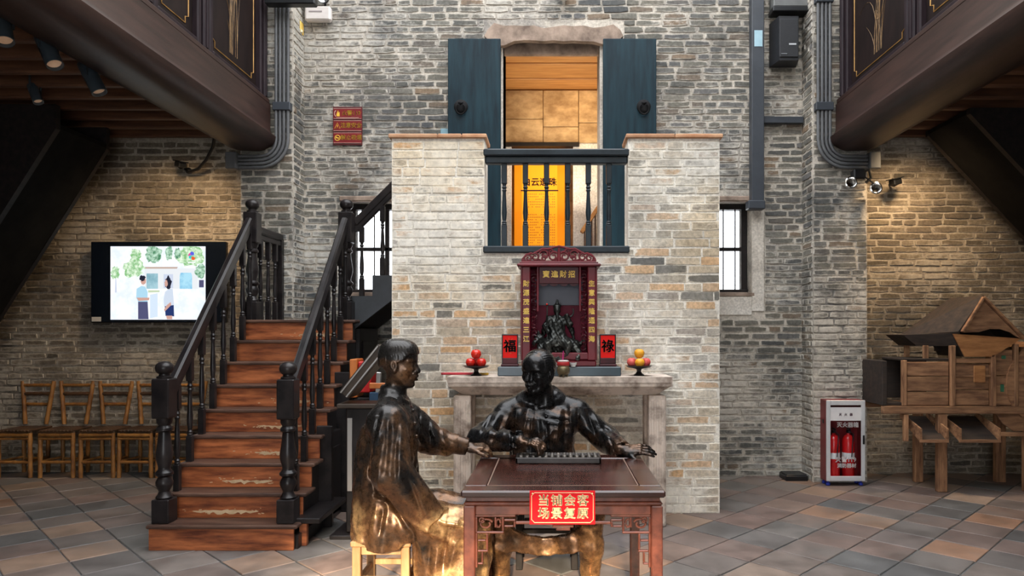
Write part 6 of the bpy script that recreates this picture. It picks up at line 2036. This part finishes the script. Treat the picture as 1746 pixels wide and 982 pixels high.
# folds
G = g2
S.crease([(G(900, 700, 4.4), G(888, 750, 4.4)), (G(918, 705, 4.4), G(922, 775, 4.4)), (G(955, 700, 4.4), G(948, 765, 4.4)), (G(972, 695, 4.4), G(976, 765, 4.4)), (G(945, 730, 4.4), G(903, 775, 4.4)), (G(930, 706, 4.4), G(968, 712, 4.4)), (G(930, 717, 4.4), G(966, 722, 4.4)), (G(1010, 700, 4.4), G(1036, 750, 4.4)), (G(850, 706, 4.4), G(830, 748, 4.4)), (G(868, 705, 4.4), G(858, 745, 4.4)), (G(826, 752, 4.3), G(868, 760, 4.2)), (G(1030, 735, 4.4), G(1052, 752, 4.3))], .009, .014, 3.95, 4.52)
S.crease([(G(909, 702, 4.4), G(905, 765, 4.4)), (G(963, 702, 4.4), G(962, 770, 4.4)), (G(932, 724, 4.4), G(936, 782, 4.4)), (G(930, 711, 4.4), G(968, 717, 4.4)), (G(1000, 705, 4.4), G(1018, 745, 4.4)), (G(1022, 728, 4.4), G(1052, 745, 4.3)), (G(840, 705, 4.4), G(822, 742, 4.4)), (G(858, 712, 4.4), G(844, 748, 4.4)), (G(880, 700, 4.4), G(880, 755, 4.4)), (G(835, 742, 4.3), G(870, 748, 4.2)), (G(1040, 745, 4.3), G(1048, 772, 4.3)), (G(985, 700, 4.4), G(988, 760, 4.4))], -.011, .012, 3.95, 4.52)
S.ripple(lambda X, Y, Z: (.0028 * np.sin(X * 58 + Z * 46) * np.sin(Z * 37 - X * 25 + Y * 28)).astype(np.float32), (-.6, 3.95, .1), (.4, 4.8, 1.06))
sl, X, Y, Z = S.sub((-.28, 4.48, 0), (.2, 4.86, .4405), 0)
S.D[sl] = np.maximum(S.D[sl], .002)
o = link_mesh('bronze_man', S.mesh('bronze_man'), M['bronze_right'])
tag(o, 'dark bronze older man seated behind the table, looking sideways, hands spread', 'statue')
kn = MB()
for p in ((931, 711), (935, 722)): kn.ball(g2(p[0], p[1], 4.335), .011, 8, 6)
kn.build('button_knots', M['bronze_right'], o)

# ---- small bronze deity riding a beast inside the shrine
SX, SY, SZ = .040, 5.665, PZ + .052
S = Field((SX - .235, SY - .125, SZ - .004), (SX + .235, SY + .125, SZ + .43), .0036)
A = lambda x, y, z: (SX + x, SY + y, SZ + z)
S.loft([(SZ, SX, SY, .17, .10), (SZ + .025, SX, SY, .16, .095), (SZ + .04, SX, SY, .13, .08)], .01)
S.chain([A(-.09, 0, .09), A(.03, .01, .10), A(.12, .01, .085)], [.055, .06, .052], .03)      # beast's trunk
S.ell(A(-.135, -.02, .135), (.042, .045, .042), .02); S.cone(A(-.14, -.03, .125), A(-.165, -.06, .115), .026, .022, .015)
for s_ in (-1, 1):
    S.ell(A(-.12 + s_ * .022, -.0, .182), (.010, .008, .016), .006); S.ell(A(-.15 + s_ * .014, -.062, .142), (.007,) * 3, .003)
    S.chain([A(-.10 + s_ * .02, -.05, .08), A(-.12 + s_ * .03, -.07, .05), A(-.11 + s_ * .03, -.08, .012)], [.028, .018, .018], .012)
    S.chain([A(.12, .0 + s_ * .04, .08), A(.15, s_ * .05 - .02, .05), A(.14, s_ * .05 - .04, .012)], [.034, .018, .018], .012)
S.cone(A(-.15, -.075, .105), A(-.14, -.06, .10), .010, .010, .004, op='cut')
S.chain([A(.16, .0, .10), A(.19, -.01, .14), A(.20, -.02, .08), A(.205, -.03, .03)], [.014, .012, .010, .007], .008)
fl = lambda an, Z: .07 * np.sin(an * 9 + Z * 60)
S.loft([(SZ + .09, SX - .01, SY - .02, .085, .06), (SZ + .15, SX - .01, SY - .015, .075, .055), (SZ + .20, SX - .008, SY - .01, .055, .042), (SZ + .255, SX - .008, SY - .005, .066, .042), (SZ + .29, SX - .008, SY, .045, .03), (SZ + .305, SX - .008, SY, .02, .02)], .015, fl)
S.ell(A(-.006, -.012, .335), (.026, .028, .034), .008); S.ell(A(-.006, -.0, .362), (.030, .030, .018), .008); S.cone(A(-.006, 0, .37), A(-.006, 0, .405), .016, .006, .006)
S.cone(A(-.006, -.03, .325), A(-.006, -.045, .24), .014, .004, .006)
S.ell(A(-.006, -.042, .332), (.006, .008, .008), .003)
for s_ in (-1, 1):
    S.chain([A(s_ * .058, 0, .275), A(s_ * .09, -.03, .225), A(s_ * .07, -.06, .19)] if s_ < 0 else [A(.055, 0, .275), A(.085, -.02, .24), A(.065, -.035, .30)], [.026, .022, .014], .012)
    S.chain([A(s_ * .04, -.04, .12), A(s_ * .075, -.075, .10), A(s_ * .06, -.08, .04)], [.036, .028, .02], .015)
    S.chain([A(s_ * .05, .02, .28), A(s_ * .10, .03, .20), A(s_ * .12, .03, .12)], [.016, .018, .008], .012)
S.cone(A(-.075, -.065, .06), A(-.078, -.055, .37), .0055, .0055, .004)
S.ell(A(-.078, -.055, .372), (.010,) * 3, .004)
for k in range(9):
    a0, a1 = -2.4 + k * .32, -2.4 + (k + 1) * .32
    S.cone(A(.075 + .036 * math.cos(a0), -.03, .325 + .036 * math.sin(a0)), A(.075 + .036 * math.cos(a1), -.03, .325 + .036 * math.sin(a1)), .006, .006, .003)
S.grooves([(A(-.03 + .02 * k, -.085, .17), A(-.045 + .03 * k, -.10, .05)) for k in range(4)], .005, .01)
S.ripple(lambda X, Y, Z: (.0026 * np.sin(X * 190) * np.sin(Z * 170 + X * 60)).astype(np.float32), (SX - .2, SY - .12, SZ), (SX + .2, SY + .12, SZ + .29))
patina = bronze_mat('bronze_patina', (.035, .038, .036), (.10, .10, .085), (.34, .27, .15), .44, .64, .36)
me = S.mesh('deity_statuette')
for v in me.vertices:
    v.co.x = SX + (v.co.x - SX) * 1.13; v.co.z = SZ + (v.co.z - SZ) * 1.20; v.co.y = SY + (v.co.y - SY) * 1.05
o = link_mesh('deity_statuette', me, patina)
A = lambda x, y, z: (SX + x * 1.13, SY + y * 1.05, SZ + z * 1.20)
tag(o, 'small dark bronze deity riding a beast inside the red shrine', 'statuette')
MB().tube([A(-.078, -.058, .25), A(-.080, -.060, .30)], .008, 8).build('spear_grip', patina, o)
MB().ball(A(-.0785, -.066, .374), .008, 10, 8).build('red_bead', bpy.data.materials['apple_red'], o)
flush_text()
